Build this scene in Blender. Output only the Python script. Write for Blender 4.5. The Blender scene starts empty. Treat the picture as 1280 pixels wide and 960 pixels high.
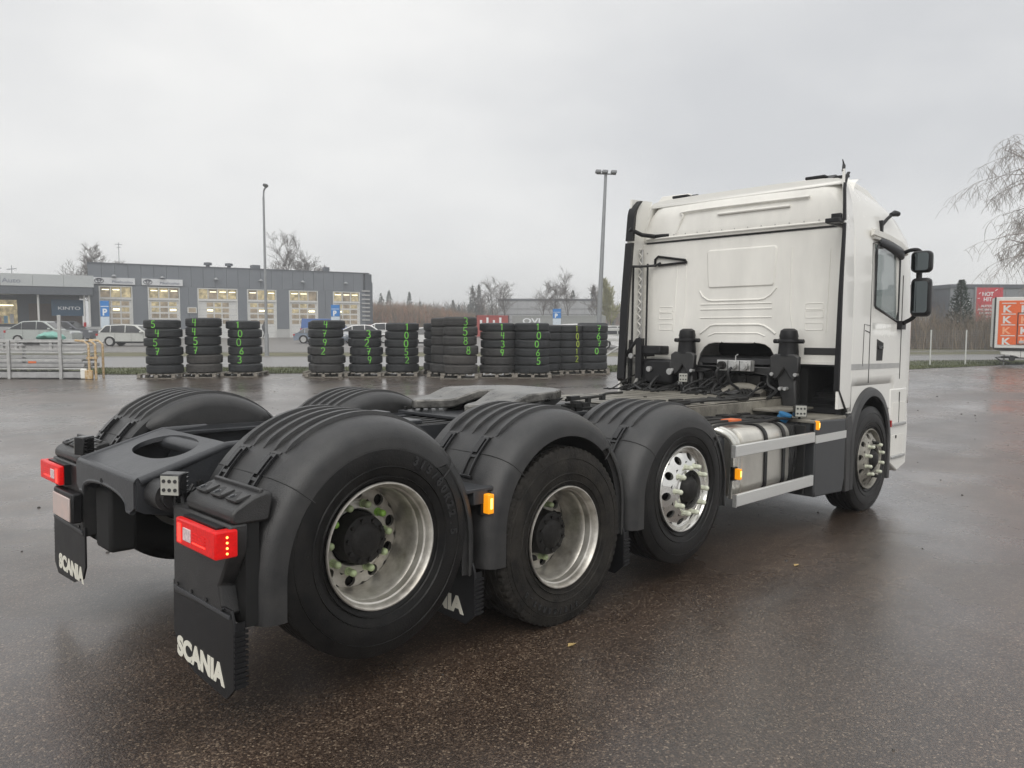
import bpy, bmesh, math, random
from mathutils import Vector, Matrix
random.seed(7)
PI = math.pi
SC = bpy.context.scene
COL = SC.collection
V = Vector

# ------------------------------------------------------------------ camera
CAM = V((-2.115, -4.226, 1.674)); YAW = .788660; PIT = .0575539; ROL = .0119973
F0 = V((math.cos(YAW), math.sin(YAW), 0)); RT = V((math.sin(YAW), -math.cos(YAW), 0))
FW = V((math.cos(YAW)*math.cos(PIT), math.sin(YAW)*math.cos(PIT), -math.sin(PIT)))
UP = RT.cross(FW)
R2 = RT*math.cos(ROL)+UP*math.sin(ROL); U2 = -RT*math.sin(ROL)+UP*math.cos(ROL)
cd = bpy.data.cameras.new('camera'); co = bpy.data.objects.new('camera', cd); COL.objects.link(co)
m = Matrix.Identity(4)
for i in range(3):
    m[i][0] = R2[i]; m[i][1] = U2[i]; m[i][2] = -FW[i]; m[i][3] = CAM[i]
co.matrix_world = m
cd.sensor_width = 36; cd.lens = 974.504/1280*36; cd.clip_end = 3000; cd.clip_start = .05
SC.camera = co

# ------------------------------------------------------------------ sky and light (overcast)
w = bpy.data.worlds.new('World'); SC.world = w; w.use_nodes = True
nt = w.node_tree; N = nt.nodes; N.clear(); Lk = nt.links.new
out = N.new('ShaderNodeOutputWorld'); bg = N.new('ShaderNodeBackground')
sky = N.new('ShaderNodeTexSky'); sky.sky_type = 'NISHITA'; sky.sun_disc = False
SUN_EL = math.radians(42); SUN_AZ = math.radians(215)       # azimuth of the brighter part of the sky, counter-clockwise from +x
sky.sun_elevation = SUN_EL; sky.sun_rotation = math.radians(90)-SUN_AZ
tc = N.new('ShaderNodeTexCoord'); mp = N.new('ShaderNodeMapping'); mp.inputs['Scale'].default_value = (1, 1, 2.6)
n1 = N.new('ShaderNodeTexNoise'); n1.inputs['Scale'].default_value = 1.5; n1.inputs['Detail'].default_value = 5; n1.inputs['Roughness'].default_value = .5
cr = N.new('ShaderNodeValToRGB'); cr.color_ramp.elements[0].position = .33; cr.color_ramp.elements[1].position = .68
cr.color_ramp.elements[0].color = (.63, .638, .652, 1); cr.color_ramp.elements[1].color = (.90, .895, .88, 1)
sep = N.new('ShaderNodeSeparateXYZ'); gr = N.new('ShaderNodeMapRange')
gr.inputs[1].default_value = .38; gr.inputs[2].default_value = 1.; gr.inputs[3].default_value = 1.0; gr.inputs[4].default_value = 1.55; gr.interpolation_type = 'SMOOTHSTEP'
mul = N.new('ShaderNodeVectorMath'); mul.operation = 'SCALE'
mx = N.new('ShaderNodeMixRGB'); mx.inputs[0].default_value = .05
sk = N.new('ShaderNodeVectorMath'); sk.operation = 'SCALE'; sk.inputs['Scale'].default_value = .1
Lk(tc.outputs['Generated'], mp.inputs[0]); Lk(mp.outputs[0], n1.inputs['Vector']); Lk(n1.outputs[0], cr.inputs[0])
Lk(tc.outputs['Generated'], sep.inputs[0]); Lk(sep.outputs[2], gr.inputs[0])
Lk(cr.outputs[0], mul.inputs[0]); Lk(gr.outputs[0], mul.inputs['Scale'])
Lk(sky.outputs[0], sk.inputs[0]); Lk(mul.outputs[0], mx.inputs[1]); Lk(sk.outputs[0], mx.inputs[2])
Lk(mx.outputs[0], bg.inputs[0]); bg.inputs[1].default_value = 1.0; Lk(bg.outputs[0], out.inputs[0])
sd = bpy.data.lights.new('sun', 'SUN'); sd.energy = 1.3; sd.angle = math.radians(50); sd.color = (1, .97, .92)
so = bpy.data.objects.new('sun', sd); COL.objects.link(so)
dv = V((math.cos(SUN_AZ)*math.cos(SUN_EL), math.sin(SUN_AZ)*math.cos(SUN_EL), math.sin(SUN_EL)))
so.rotation_euler = dv.to_track_quat('Z', 'Y').to_euler()
SC.view_settings.view_transform = 'Standard'; SC.view_settings.look = 'None'
SC.view_settings.exposure = 0.14; SC.view_settings.gamma = 1

# ------------------------------------------------------------------ materials
MATS = {}
def mat(name, col, rough=.5, metal=0., var=.12, vs=6., bump=0., bs=60., emit=None, es=1., coat=0., alpha=None, spec=.5, col2=None, streak=None, rvar=0., trans=0.):
    if name in MATS: return MATS[name]
    M = bpy.data.materials.new(name); MATS[name] = M; M.use_nodes = True
    n = M.node_tree.nodes; l = M.node_tree.links.new; b = n['Principled BSDF']
    b.inputs['Roughness'].default_value = rough; b.inputs['Metallic'].default_value = metal
    b.inputs['Coat Weight'].default_value = coat; b.inputs['Coat Roughness'].default_value = .08
    b.inputs['Specular IOR Level'].default_value = spec
    b.inputs['Transmission Weight'].default_value = trans
    t = n.new('ShaderNodeTexCoord'); mp = n.new('ShaderNodeMapping'); l(t.outputs['Object'], mp.inputs[0])
    if streak: mp.inputs['Scale'].default_value = streak
    ns = n.new('ShaderNodeTexNoise'); ns.inputs['Scale'].default_value = vs; ns.inputs['Detail'].default_value = 6; ns.inputs['Roughness'].default_value = .65
    l(mp.outputs[0], ns.inputs['Vector'])
    r = n.new('ShaderNodeValToRGB'); r.color_ramp.elements[0].position = .3; r.color_ramp.elements[1].position = .72
    c = V(col); c2 = V(col2) if col2 else None
    a0 = c*(1-var); a1 = (c2 if c2 else c*(1+var))
    r.color_ramp.elements[0].color = (*a0, 1); r.color_ramp.elements[1].color = (*a1, 1)
    l(ns.outputs[0], r.inputs[0]); l(r.outputs[0], b.inputs['Base Color'])
    if rvar:
        mr = n.new('ShaderNodeMapRange'); mr.inputs[3].default_value = max(.02, rough-rvar); mr.inputs[4].default_value = rough+rvar
        l(ns.outputs[0], mr.inputs[0]); l(mr.outputs[0], b.inputs['Roughness'])
    if bump:
        nb = n.new('ShaderNodeTexNoise'); nb.inputs['Scale'].default_value = bs; nb.inputs['Detail'].default_value = 3
        l(mp.outputs[0], nb.inputs['Vector'])
        bp = n.new('ShaderNodeBump'); bp.inputs['Strength'].default_value = bump; bp.inputs['Distance'].default_value = .01
        l(nb.outputs[0], bp.inputs['Height']); l(bp.outputs[0], b.inputs['Normal'])
    if emit:
        b.inputs['Emission Color'].default_value = (*emit, 1); b.inputs['Emission Strength'].default_value = es
        if var >= .4:
            er = n.new('ShaderNodeValToRGB'); er.color_ramp.elements[0].position = .36; er.color_ramp.elements[1].position = .64
            er.color_ramp.elements[0].color = (*(V(emit)*.28), 1); er.color_ramp.elements[1].color = (*(V(emit)*1.15), 1)
            l(ns.outputs[0], er.inputs[0]); l(er.outputs[0], b.inputs['Emission Color'])
    if alpha is not None: b.inputs['Alpha'].default_value = alpha
    return M

PAINT = mat('white_truck_paint', (.83, .82, .775), .26, var=.03, vs=1.5, coat=.5, rvar=.05)
PAINTD = mat('grimy_white_paint', (.81, .795, .745), .38, var=.11, vs=2.2, coat=.15, streak=(1, 1, .3), rvar=.08)
GREYST = mat('grey_stripe_paint', (.42, .42, .41), .4)
SEAM = mat('dark_seam', (.03, .03, .03), .7)
PLAST = mat('dark_grey_plastic', (.017, .0175, .019), .37, var=.3, vs=9, bump=.3, bs=220, rvar=.12, spec=.62, col2=(.034, .033, .032))
PLAST2 = mat('black_plastic', (.008, .008, .009), .40, spec=.38, var=.15, bump=.12, bs=200, rvar=.1)
PANEL = mat('grey_side_panel', (.045, .047, .05), .45, var=.08, bump=.1, bs=200)
GLOSSB = mat('glossy_black', (.012, .012, .013), .2, var=.1)
DEEP = mat('underbody_black', (.006, .006, .006), .75, var=.3)
FRAME = mat('frame_grey_paint', (.038, .040, .044), .34, var=.18, vs=9, bump=.12, bs=70, rvar=.12)
GREASE = mat('greasy_steel', (.10, .10, .095), .32, metal=.5, var=.75, vs=6, bump=.35, bs=55, col2=(.30, .29, .27), rvar=.2)
TYRE = mat('tyre_rubber', (.0055, .0055, .006), .40, var=.4, vs=9, bump=.2, bs=110, rvar=.14, spec=.28, col2=(.014, .013, .012))
TYREW = mat('dusty_tyre_rubber', (.016, .015, .014), .7, var=.4, vs=9, bump=.45, bs=90, col2=(.036, .032, .027), spec=.22)
TYRET = mat('tyre_lettering', (.020, .020, .021), .4)
RIMD = mat('dirty_aluminium', (.60, .555, .48), .40, metal=.75, var=.5, vs=6, bump=.12, bs=40, rvar=.12, col2=(.74, .72, .67))
RIMB = mat('polished_aluminium', (.80, .79, .75), .2, metal=.92, var=.12, vs=6, rvar=.08, col2=(.86, .85, .82))
RIMF = mat('grimy_front_rim', (.30, .285, .25), .5, metal=.5, var=.4, vs=14, bump=.3, bs=40)
HUB = mat('hub_grime', (.014, .013, .012), .6, spec=.3, var=.4, vs=20, bump=.3, bs=60)
NUTG = mat('pale_green_nut_cap', (.42, .50, .28), .45, var=.3, vs=50)
NUTL = mat('lime_nut_cap', (.26, .48, .08), .4, var=.2, vs=50)
NUTW = mat('pale_nut_cap', (.60, .62, .50), .4, var=.15, vs=50)
ALU = mat('brushed_aluminium_rail', (.70, .70, .68), .38, metal=.55, var=.05, vs=5, streak=(.2, 1, 12), bump=.05)
TANK = mat('fuel_tank_aluminium', (.62, .60, .55), .35, metal=.7, var=.15, vs=5, streak=(1, 1, .35), rvar=.1)
DUST = mat('dusty_catwalk', (.15, .138, .115), .5, var=.5, vs=4, bump=.5, bs=50, rvar=.15, col2=(.31, .29, .245))
RED = mat('red_lens', (.50, .006, .006), .3, var=.25, vs=50, emit=(1, .01, .01), es=.24, spec=.3)
REDH = mat('lit_red_strip', (.8, .02, .02), .3, emit=(1, .05, .03), es=1.6)
REDDOT = mat('lit_led_dot', (1, .3, .05), .3, emit=(1, .38, .08), es=4)
LENSW = mat('clear_reflector', (.75, .6, .6), .25, var=.35, vs=90)
AMBER = mat('lit_amber_lens', (.85, .33, .01), .3, emit=(1, .35, .01), es=.45)
AMBERH = mat('amber_bulb_glow', (1, .6, .1), .3, emit=(1, .62, .12), es=2.6)
REDR = mat('red_reflector', (.45, .02, .02), .3)
LETTER = mat('cream_lettering', (.78, .76, .66), .5, var=.05)
GLASS = mat('cab_window_glass', (.35, .42, .41), .04, alpha=.42, spec=.8, var=.05)
GLASSD = mat('dark_car_glass', (.02, .022, .025), .08, spec=.7)
MIRG = mat('mirror_glass', (.13, .15, .16), .03, metal=1, var=.01)
BLUECAP = mat('blue_cap', (.03, .17, .36), .4)
ORANGET = mat('orange_tag', (.7, .16, .05), .5)
CABLE = mat('cable_black', (.015, .015, .015), .45)
LEDW = mat('work_lamp_lens', (.42, .42, .38), .25, var=.1, vs=80)
SILV = mat('cast_silver', (.5, .5, .49), .45, metal=.6, var=.2, vs=30)
INTER = mat('cab_interior', (.04, .04, .042), .8)

# ------------------------------------------------------------------ mesh helpers
class MB:
    def __init__(s): s.v = []; s.f = []; s.mi = []; s.cur = 0
    def add(s, vs, fs, M=None):
        o = len(s.v)
        s.v += [tuple(M @ V(p)) if M else tuple(p) for p in vs]
        s.f += [tuple(o+i for i in f) for f in fs]; s.mi += [s.cur]*len(fs); return s
    def box(s, x0, x1, y0, y1, z0, z1, M=None):
        return s.add([(x0,y0,z0),(x1,y0,z0),(x1,y1,z0),(x0,y1,z0),(x0,y0,z1),(x1,y0,z1),(x1,y1,z1),(x0,y1,z1)],
              [(0,3,2,1),(4,5,6,7),(0,1,5,4),(1,2,6,5),(2,3,7,6),(3,0,4,7)], M)
    def cb(s, c, d, M=None):
        return s.box(c[0]-d[0]/2, c[0]+d[0]/2, c[1]-d[1]/2, c[1]+d[1]/2, c[2]-d[2]/2, c[2]+d[2]/2, M)
    def tube(s, pts, r, n=8, caps=True, M=None):
        pts = [V(p) for p in pts]; k = len(pts); rr = r if isinstance(r, (list, tuple)) else [r]*k
        vs = []; fs = []; pn = None
        for i, p in enumerate(pts):
            t = (pts[min(i+1, k-1)]-pts[max(i-1, 0)])
            if t.length < 1e-9: t = V((0, 0, 1))
            t.normalize()
            if pn is None:
                a = V((0, 0, 1)) if abs(t.z) < .9 else V((1, 0, 0)); pn = (a-t*a.dot(t)).normalized()
            else:
                pn = (pn-t*pn.dot(t))
                pn = pn.normalized() if pn.length > 1e-6 else t.orthogonal().normalized()
            b = t.cross(pn)
            for j in range(n):
                q = 2*PI*j/n; vs.append(p+(pn*math.cos(q)+b*math.sin(q))*rr[i])
        for i in range(k-1):
            for j in range(n):
                fs.append((i*n+j, i*n+(j+1) % n, (i+1)*n+(j+1) % n, (i+1)*n+j))
        if caps: fs += [tuple(range(n-1, -1, -1)), tuple(range((k-1)*n, k*n))]
        return s.add(vs, fs, M)
    def cyl(s, a, b, r, r1=None, n=16, M=None): return s.tube([a, b], [r, r if r1 is None else r1], n, True, M)
    def lathe(s, prof, n=48, M=None, closed=False, a0=0, a1=2*PI):      # profile (y, r) about the y axis
        vs = []; fs = []; k = len(prof); full = abs(a1-a0-2*PI) < 1e-6; m_ = n if full else n+1
        for j in range(m_):
            q = a0+(a1-a0)*j/n
            for (y, r) in prof: vs.append((r*math.cos(q), y, r*math.sin(q)))
        for j in range(n):
            j2 = (j+1) % m_
            for i in range(k if closed else k-1):
                i2 = (i+1) % k; fs.append((j*k+i, j*k+i2, j2*k+i2, j2*k+i))
        return s.add(vs, fs, M)
    def prism(s, poly, a0, a1, ax='y', M=None):                         # poly in the other two axes
        def P(u, v, a): return {'y': (u, a, v), 'x': (a, u, v), 'z': (u, v, a)}[ax]
        n = len(poly); vs = [P(u, v, a0) for u, v in poly]+[P(u, v, a1) for u, v in poly]
        fs = [tuple(range(n)), tuple(range(2*n-1, n-1, -1))]+[(i, (i+1) % n+0, (i+1) % n+n, i+n) for i in range(n)]
        return s.add(vs, fs, M)
    def loft(s, rings, closed=True, caps=True, M=None):
        n = len(rings[0]); vs = [p for r in rings for p in r]; fs = []
        for i in range(len(rings)-1):
            for j in range(n if closed else n-1): fs.append((i*n+j, i*n+(j+1) % n, (i+1)*n+(j+1) % n, (i+1)*n+j))
        if caps: fs += [tuple(range(n-1, -1, -1)), tuple(range((len(rings)-1)*n, len(rings)*n))]
        return s.add(vs, fs, M)
    def mesh(s, name, mats, smooth=35, fix=True):
        me = bpy.data.meshes.new(name); me.from_pydata(s.v, [], s.f)
        for q in (mats if isinstance(mats, (list, tuple)) else [mats]): me.materials.append(q)
        if any(s.mi): me.polygons.foreach_set('material_index', s.mi)
        if fix:
            b = bmesh.new(); b.from_mesh(me); bmesh.ops.recalc_face_normals(b, faces=b.faces); b.to_mesh(me); b.free()
        if smooth:
            me.polygons.foreach_set('use_smooth', [True]*len(me.polygons)); me.set_sharp_from_angle(angle=math.radians(smooth))
        me.update(); return me
    def build(s, name, mats, parent=None, smooth=35, bev=0, segs=2, fix=True):
        return link(name, s.mesh(name, mats, smooth, fix), parent, bev, segs)
def link(name, me, parent=None, bev=0, segs=2, mtx=None):
    o = bpy.data.objects.new(name, me); COL.objects.link(o)
    if parent: o.parent = parent
    if mtx is not None: o.matrix_local = mtx
    if bev:
        b = o.modifiers.new('bevel', 'BEVEL'); b.width = bev; b.segments = segs; b.limit_method = 'ANGLE'; b.angle_limit = math.radians(40)
    return o
def tag(o, label=None, cat=None, group=None, kind=None):
    if label: o['label'] = label
    if cat: o['category'] = cat
    if group: o['group'] = group
    if kind: o['kind'] = kind
    return o
def root(name, label, cat, group=None, mtx=None):
    o = bpy.data.objects.new(name, None); COL.objects.link(o); o.empty_display_size = .2
    if mtx is not None: o.matrix_world = mtx
    return tag(o, label, cat, group)
def rsec(w, h, r, n=5):                      # rounded rectangle centred on 0
    pts = []
    for cx, cy, a in ((w/2-r, h/2-r, 0), (-w/2+r, h/2-r, 90), (-w/2+r, -h/2+r, 180), (w/2-r, -h/2+r, 270)):
        for k in range(n+1):
            q = math.radians(a+90*k/n); pts.append((cx+r*math.cos(q), cy+r*math.sin(q)))
    return pts
def text_mesh(txt, h=1., ext=.02, off=0., align='LEFT', sx=1.):
    c = bpy.data.curves.new('t', 'FONT'); c.body = txt; c.size = h/.72; c.extrude = ext; c.offset = off; c.align_x = align
    o = bpy.data.objects.new('t', c); COL.objects.link(o)
    dg = bpy.context.evaluated_depsgraph_get(); me = bpy.data.meshes.new_from_object(o.evaluated_get(dg))
    vs = [(v.co.x*sx, v.co.y, v.co.z) for v in me.vertices]; fs = [tuple(p.vertices) for p in me.polygons]
    bpy.data.objects.remove(o); bpy.data.curves.remove(c); bpy.data.meshes.remove(me)
    return vs, fs
def frame(o, ex, ey, ez):
    m = Matrix.Identity(4)
    for i in range(3): m[i][0] = ex[i]; m[i][1] = ey[i]; m[i][2] = ez[i]; m[i][3] = o[i]
    return m
def text_on(name, txt, M, h, mt, parent, ext=.003, off=0., align='LEFT', sx=1.):
    vs, fs = text_mesh(txt, h, ext, off, align, sx)
    return MB().add(vs, fs, M).build(name, mt, parent, smooth=0, fix=False)
def smooth_path(P, n=6):
    P = [V(p) for p in P]; o = []
    for i in range(len(P)-1):
        a = P[max(i-1, 0)]; b = P[i]; c = P[i+1]; d = P[min(i+2, len(P)-1)]
        for k in range(n):
            t = k/n; o.append(.5*((2*b)+(c-a)*t+(2*a-5*b+4*c-d)*t*t+(3*b-a-3*c+d)*t**3))
    return o+[P[-1]]

# ------------------------------------------------------------------ the lie of the land: yard level round the truck, rising gently beyond
GA, GB, GC = .0223, .0096, .0204
def gz(r, d):
    t = min(1., max(0., (d-7)/16)); t = t*t*(3-2*t)
    return t*(GA+GB*r+GC*d)
def W(r, d, z=0.):                               # r metres right of and d metres ahead of the place one stands
    p = V((CAM.x, CAM.y, 0))+RT*r+F0*d; p.z = gz(r, d)+z; return p
UB = (V((0, 0, 1))-RT*GB-F0*GC).normalized()
def place(r, d, head=0., z=0., flat=False):      # frame with local x to the right (turned by head), local y away, local z up
    ex = RT*math.cos(head)+F0*math.sin(head)
    u = V((0, 0, 1)) if flat else UB
    ex = (ex-u*ex.dot(u)).normalized(); ey = u.cross(ex)
    return frame(W(r, d, z), ex, ey, u)

def ground_material():
    M = bpy.data.materials.new('wet_asphalt'); M.use_nodes = True; n = M.node_tree.nodes; l = M.node_tree.links.new; b = n['Principled BSDF']
    t = n.new('ShaderNodeTexCoord')
    def noise(sc, det=4, ro=.6):
        q = n.new('ShaderNodeTexNoise'); q.inputs['Scale'].default_value = sc; q.inputs['Detail'].default_value = det; q.inputs['Roughness'].default_value = ro
        l(t.outputs['Object'], q.inputs['Vector']); return q
    def ramp(src, stops):
        q = n.new('ShaderNodeValToRGB'); e = q.color_ramp.elements
        e[0].position = stops[0][0]; e[0].color = (*stops[0][1], 1); e[1].position = stops[1][0]; e[1].color = (*stops[1][1], 1)
        for p, c in stops[2:]: x = e.new(p); x.color = (*c, 1)
        l(src, q.inputs[0]); return q
    vo = n.new('ShaderNodeTexVoronoi'); vo.inputs['Scale'].default_value = 130; l(t.outputs['Object'], vo.inputs['Vector'])
    se = n.new('ShaderNodeSeparateColor'); l(vo.outputs['Color'], se.inputs[0])
    st = ramp(se.outputs[0], [(0, (.021, .0142, .0105)), (.5, (.040, .0280, .0208)), (.80, (.080, .058, .043)), (.93, (.115, .085, .06)), (1, (.24, .195, .145))])
    big = noise(.35, 5); tint = ramp(big.outputs[0], [(.3, (.62, .60, .60)), (.7, (1.4, 1.33, 1.28))])
    sm = n.new('ShaderNodeMapping'); sm.inputs['Rotation'].default_value = (0, 0, .5); sm.inputs['Scale'].default_value = (.12, 1.3, 1); l(t.outputs['Object'], sm.inputs[0])
    sn = n.new('ShaderNodeTexNoise'); sn.inputs['Scale'].default_value = 1.6; sn.inputs['Detail'].default_value = 6; l(sm.outputs[0], sn.inputs['Vector'])
    sr = ramp(sn.outputs[0], [(.35, (.70, .69, .68)), (.65, (1.2, 1.2, 1.2))])
    mm0 = n.new('ShaderNodeMixRGB'); mm0.blend_type = 'MULTIPLY'; mm0.inputs[0].default_value = 1; l(st.outputs[0], mm0.inputs[1]); l(sr.outputs[0], mm0.inputs[2]); st = mm0
    mm = n.new('ShaderNodeMixRGB'); mm.blend_type = 'MULTIPLY'; mm.inputs[0].default_value = 1; l(st.outputs[0], mm.inputs[1]); l(tint.outputs[0], mm.inputs[2])
    l(mm.outputs[0], b.inputs['Base Color'])
    # wetness: smoother films in shallow hollows, damp stone elsewhere
    w1 = noise(.22, 6, .55); wr = n.new('ShaderNodeMapRange'); wr.inputs[1].default_value = .40; wr.inputs[2].default_value = .66
    wr.inputs[3].default_value = .46; wr.inputs[4].default_value = .20; l(w1.outputs[0], wr.inputs[0])
    cw = n.new('ShaderNodeMapRange'); cw.inputs[1].default_value = .36; cw.inputs[2].default_value = .64; cw.inputs[3].default_value = .42; cw.inputs[4].default_value = .17; w2 = noise(.5, 7, .6); l(w2.outputs[0], cw.inputs[0]); l(cw.outputs[0], b.inputs['Coat Roughness'])
    f1 = noise(14, 4); ad = n.new('ShaderNodeMath'); ad.operation = 'MULTIPLY_ADD'; ad.inputs[1].default_value = .12; l(f1.outputs[0], ad.inputs[0]); l(wr.outputs[0], ad.inputs[2])
    l(ad.outputs[0], b.inputs['Roughness'])
    b.inputs['Specular IOR Level'].default_value = .55
    b.inputs['Coat Weight'].default_value = 1.; b.inputs['Coat Roughness'].default_value = .17; b.inputs['Coat IOR'].default_value = 1.34
    bs = n.new('ShaderNodeMapRange'); bs.inputs[1].default_value = .40; bs.inputs[2].default_value = .66; bs.inputs[3].default_value = .75; bs.inputs[4].default_value = .22
    l(w1.outputs[0], bs.inputs[0])
    bp = n.new('ShaderNodeBump'); bp.inputs['Distance'].default_value = .0035; l(vo.outputs['Distance'], bp.inputs['Height']); l(bs.outputs[0], bp.inputs['Strength']); bp.invert = True
    bp2 = n.new('ShaderNodeBump'); bp2.inputs['Distance'].default_value = .03; bp2.inputs['Strength'].default_value = .12
    f2 = noise(2.2, 4); l(f2.outputs[0], bp2.inputs['Height']); l(bp2.outputs[0], bp.inputs['Normal']); l(bp2.outputs[0], b.inputs['Coat Normal']); l(bp.outputs[0], b.inputs['Normal'])
    return M
ASPH = ground_material()
def sheet(name, rr, dd, m_, z=0., kind='structure', label=None, wob=0.):
    b = MB(); nr, nd = len(rr), len(dd); vs = []
    rnd = random.Random(3)
    for j, d in enumerate(dd):
        for i, r in enumerate(rr):
            e = (rnd.uniform(-wob, wob) if wob and j in (0, nd-1) else 0)
            dq = d(r)+e if callable(d) else d+e
            vs.append(W(r, dq, z))
    fs = [(j*nr+i, j*nr+i+1, (j+1)*nr+i+1, (j+1)*nr+i) for j in range(nd-1) for i in range(nr-1)]
    o = b.add(vs, fs).build(name, m_, None, smooth=60); o['kind'] = kind
    if label: o['label'] = label
    return o
def rng(a, b, n): return [a+(b-a)*i/n for i in range(n+1)]
sheet('ground', [-400, -200, -120, -60]+rng(-40, 40, 20)+[60, 120, 200, 400], [-60, -20]+rng(-5, 7, 3)+rng(8, 24, 16)+rng(27, 60, 8)+[80, 120, 200, 350, 500], ASPH)
GRASS = mat('short_damp_grass', (.055, .075, .022), .8, var=.4, vs=1.2, bump=1, bs=30, col2=(.12, .13, .055))
GRASSD = mat('faded_verge_grass', (.10, .10, .055), .85, var=.3, vs=.8, bump=1, bs=30, col2=(.17, .16, .09))
ROADM = mat('pale_wet_road', (.19, .185, .18), .35, var=.12, vs=.5, bump=.1, bs=90, rvar=.1)
LOT = mat('parking_asphalt', (.15, .14, .13), .45, var=.15, vs=.3, bump=.1, bs=60, rvar=.08)
KERB = mat('kerb_stone', (.3, .29, .28), .6, var=.15)
# ================================================================== THE TRUCK
T = root('truck', 'white four-axle tractor truck seen from behind with black mudguards and raised rear axle', 'truck')
LIFT1, LIFT3 = .18, .123
X2, X3, X4 = 1.297, 2.562, 5.911
ZH = .519

def tyre_mesh(name, m_, R=.53, w=.30, lugs=0, n=96, ribs=True):
    h = w/2
    pr = [(-h*.72, .292), (-h*.86, .305), (-h*.97, .345), (-h*1.02, .40), (-h*1.0, .445), (-h*.95, .485), (-h*.93, .490), (-h*.90, .515)]
    sh = [(-h*.84, R-.004)]
    tr = []
    for k, y in enumerate((-.62, -.3, 0, .3, .62)):
        tr += [(h*(y-.035), R), (h*(y-.025), R-.014), (h*(y+.025), R-.014), (h*(y+.035), R)]
    half = pr+sh; prof = half+tr+[(-y, r) for y, r in reversed(half)]
    prof += [(h*.66, .30), (h*.7, .45), (0, R-.03), (-h*.7, .45), (-h*.66, .30)]
    b = MB(); vs = []; k = len(prof)
    for j in range(n):
        q = 2*PI*j/n; lug = (j % 3 == 2) if lugs else False
        for i, (y, r) in enumerate(prof):
            rr = r
            if lug and (6 <= i <= 9 or k-5-10 <= i <= k-5-7): rr = r-.009
            vs.append((rr*math.cos(q), y, rr*math.sin(q)))
    fs = [(j*k+i, j*k+(i+1) % k, ((j+1) % n)*k+(i+1) % k, ((j+1) % n)*k+i) for j in range(n) for i in range(k)]
    b.add(vs, fs)
    for yy, rr in ((-h*1.005, .33), (-h*1.02, .375), (-h*.985, .462)):
        b.lathe([(yy+.004, rr-.004), (yy-.003, rr), (yy+.004, rr+.004)], n)
    return b.mesh(name, m_, 30)
TY1 = tyre_mesh('tyre', TYRE); TY2 = tyre_mesh('tyre', TYREW, lugs=1, n=216)

def disc_band(b, yo, r_in, r_out, hr, hole, nh=10, y_of=None, thick=.02):
    rm = (r_in+r_out)/2
    for s_ in range(nh):
        c = 2*PI*(s_+.5)/nh; half = PI/nh; K = 20; ring_o = []; ring_h = []; ring_d = []
        for k in range(K):
            q = 2*PI*k/K; cx, sx = math.cos(q), math.sin(q)
            m_ = max(abs(cx), abs(sx)); u, v = cx/m_, sx/m_
            r = rm+(r_out-r_in)/2*u; a = c+half*v
            y = y_of(r); ring_o.append((r*math.cos(a), y, r*math.sin(a)))
            rr = hr+hole*cx; aa = c+hole*sx/hr
            y = y_of(rr); ring_h.append((rr*math.cos(aa), y, rr*math.sin(aa))); ring_d.append((rr*math.cos(aa), y+thick, rr*math.sin(aa)))
        vs = ring_o+ring_h+ring_d
        b.add(vs, [(k, (k+1) % K, K+(k+1) % K, K+k) for k in range(K)]+[(K+k, K+(k+1) % K, 2*K+(k+1) % K, 2*K+k) for k in range(K)])

def rim_mesh(kind):
    b = MB()
    if kind in ('tag', 'drive'):
        D = .235
        b.lathe([(.02, .286), (.002, .299), (-.004, .303), (-.012, .300), (-.013, .294), (-.006, .288), (.012, .283), (.026, .279), (.031, .272), (.045, .270), (.07, .269), (.078, .264),
                 (.105, .2585), (.14, .256), (D-.03, .254), (D-.012, .252), (D, .249)], 80)
        yo = lambda r: D+.002-(.247-r)*.05 if r > .2 else D-.001-(.2-r)*.5
        disc_band(b, D, .182, .249, .2165, .0295, y_of=yo)
        b.lathe([(yo(.182), .182), (D-.010, .180), (D-.014, .178), (D-.014, .142), (D-.008, .136), (D+.05, .132)], 64)
        b.lathe([(D+.004, .249), (D+.05, .262), (.30, .300)], 48)
        me = b.mesh('wheel', RIMD, 28)
    else:
        yo = lambda r: .018-.062*max(0, min(1, (.262-r)/.10))**.8
        b.lathe([(.03, .284), (.004, .299), (-.006, .304), (-.014, .300), (-.014, .293), (-.004, .287), (.016, .281), (.03, .276), (.034, .270), (.026, .264), (.018, .262)], 80)
        disc_band(b, 0, .192, .262, .2265, .0285, y_of=yo)
        pr = [(yo(.192-.008*k), .192-.008*k) for k in range(7)]
        b.lathe(pr+[(-.052, .135), (-.03, .128), (.05, .126)], 64)
        b.lathe([(.05, .27), (.15, .25), (.28, .285), (.30, .300)], 48)
        me = b.mesh('wheel', RIMB if kind == 'steer' else RIMF, 28)
    return me, yo
RM = {k: rim_mesh(k) for k in ('tag', 'drive', 'steer', 'front')}
def nut_mesh(mt):
    b = MB(); b.tube([(0, .004, 0), (0, -.004, 0)], .0215, 12)
    b.tube([(0, 0, 0), (0, -.03, 0)], .0165, 6)
    b.tube([(0, -.028, 0), (0, -.033, 0), (0, -.05, 0), (0, -.058, 0), (0, -.062, 0)], [.0155, .018, .0175, .013, .004], 12)
    return b.mesh('lug_nut', mt, 40)
NUTS = {'g': nut_mesh(NUTG), 'l': nut_mesh(NUTL), 'w': nut_mesh(NUTW), 'd': nut_mesh(HUB)}
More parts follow.
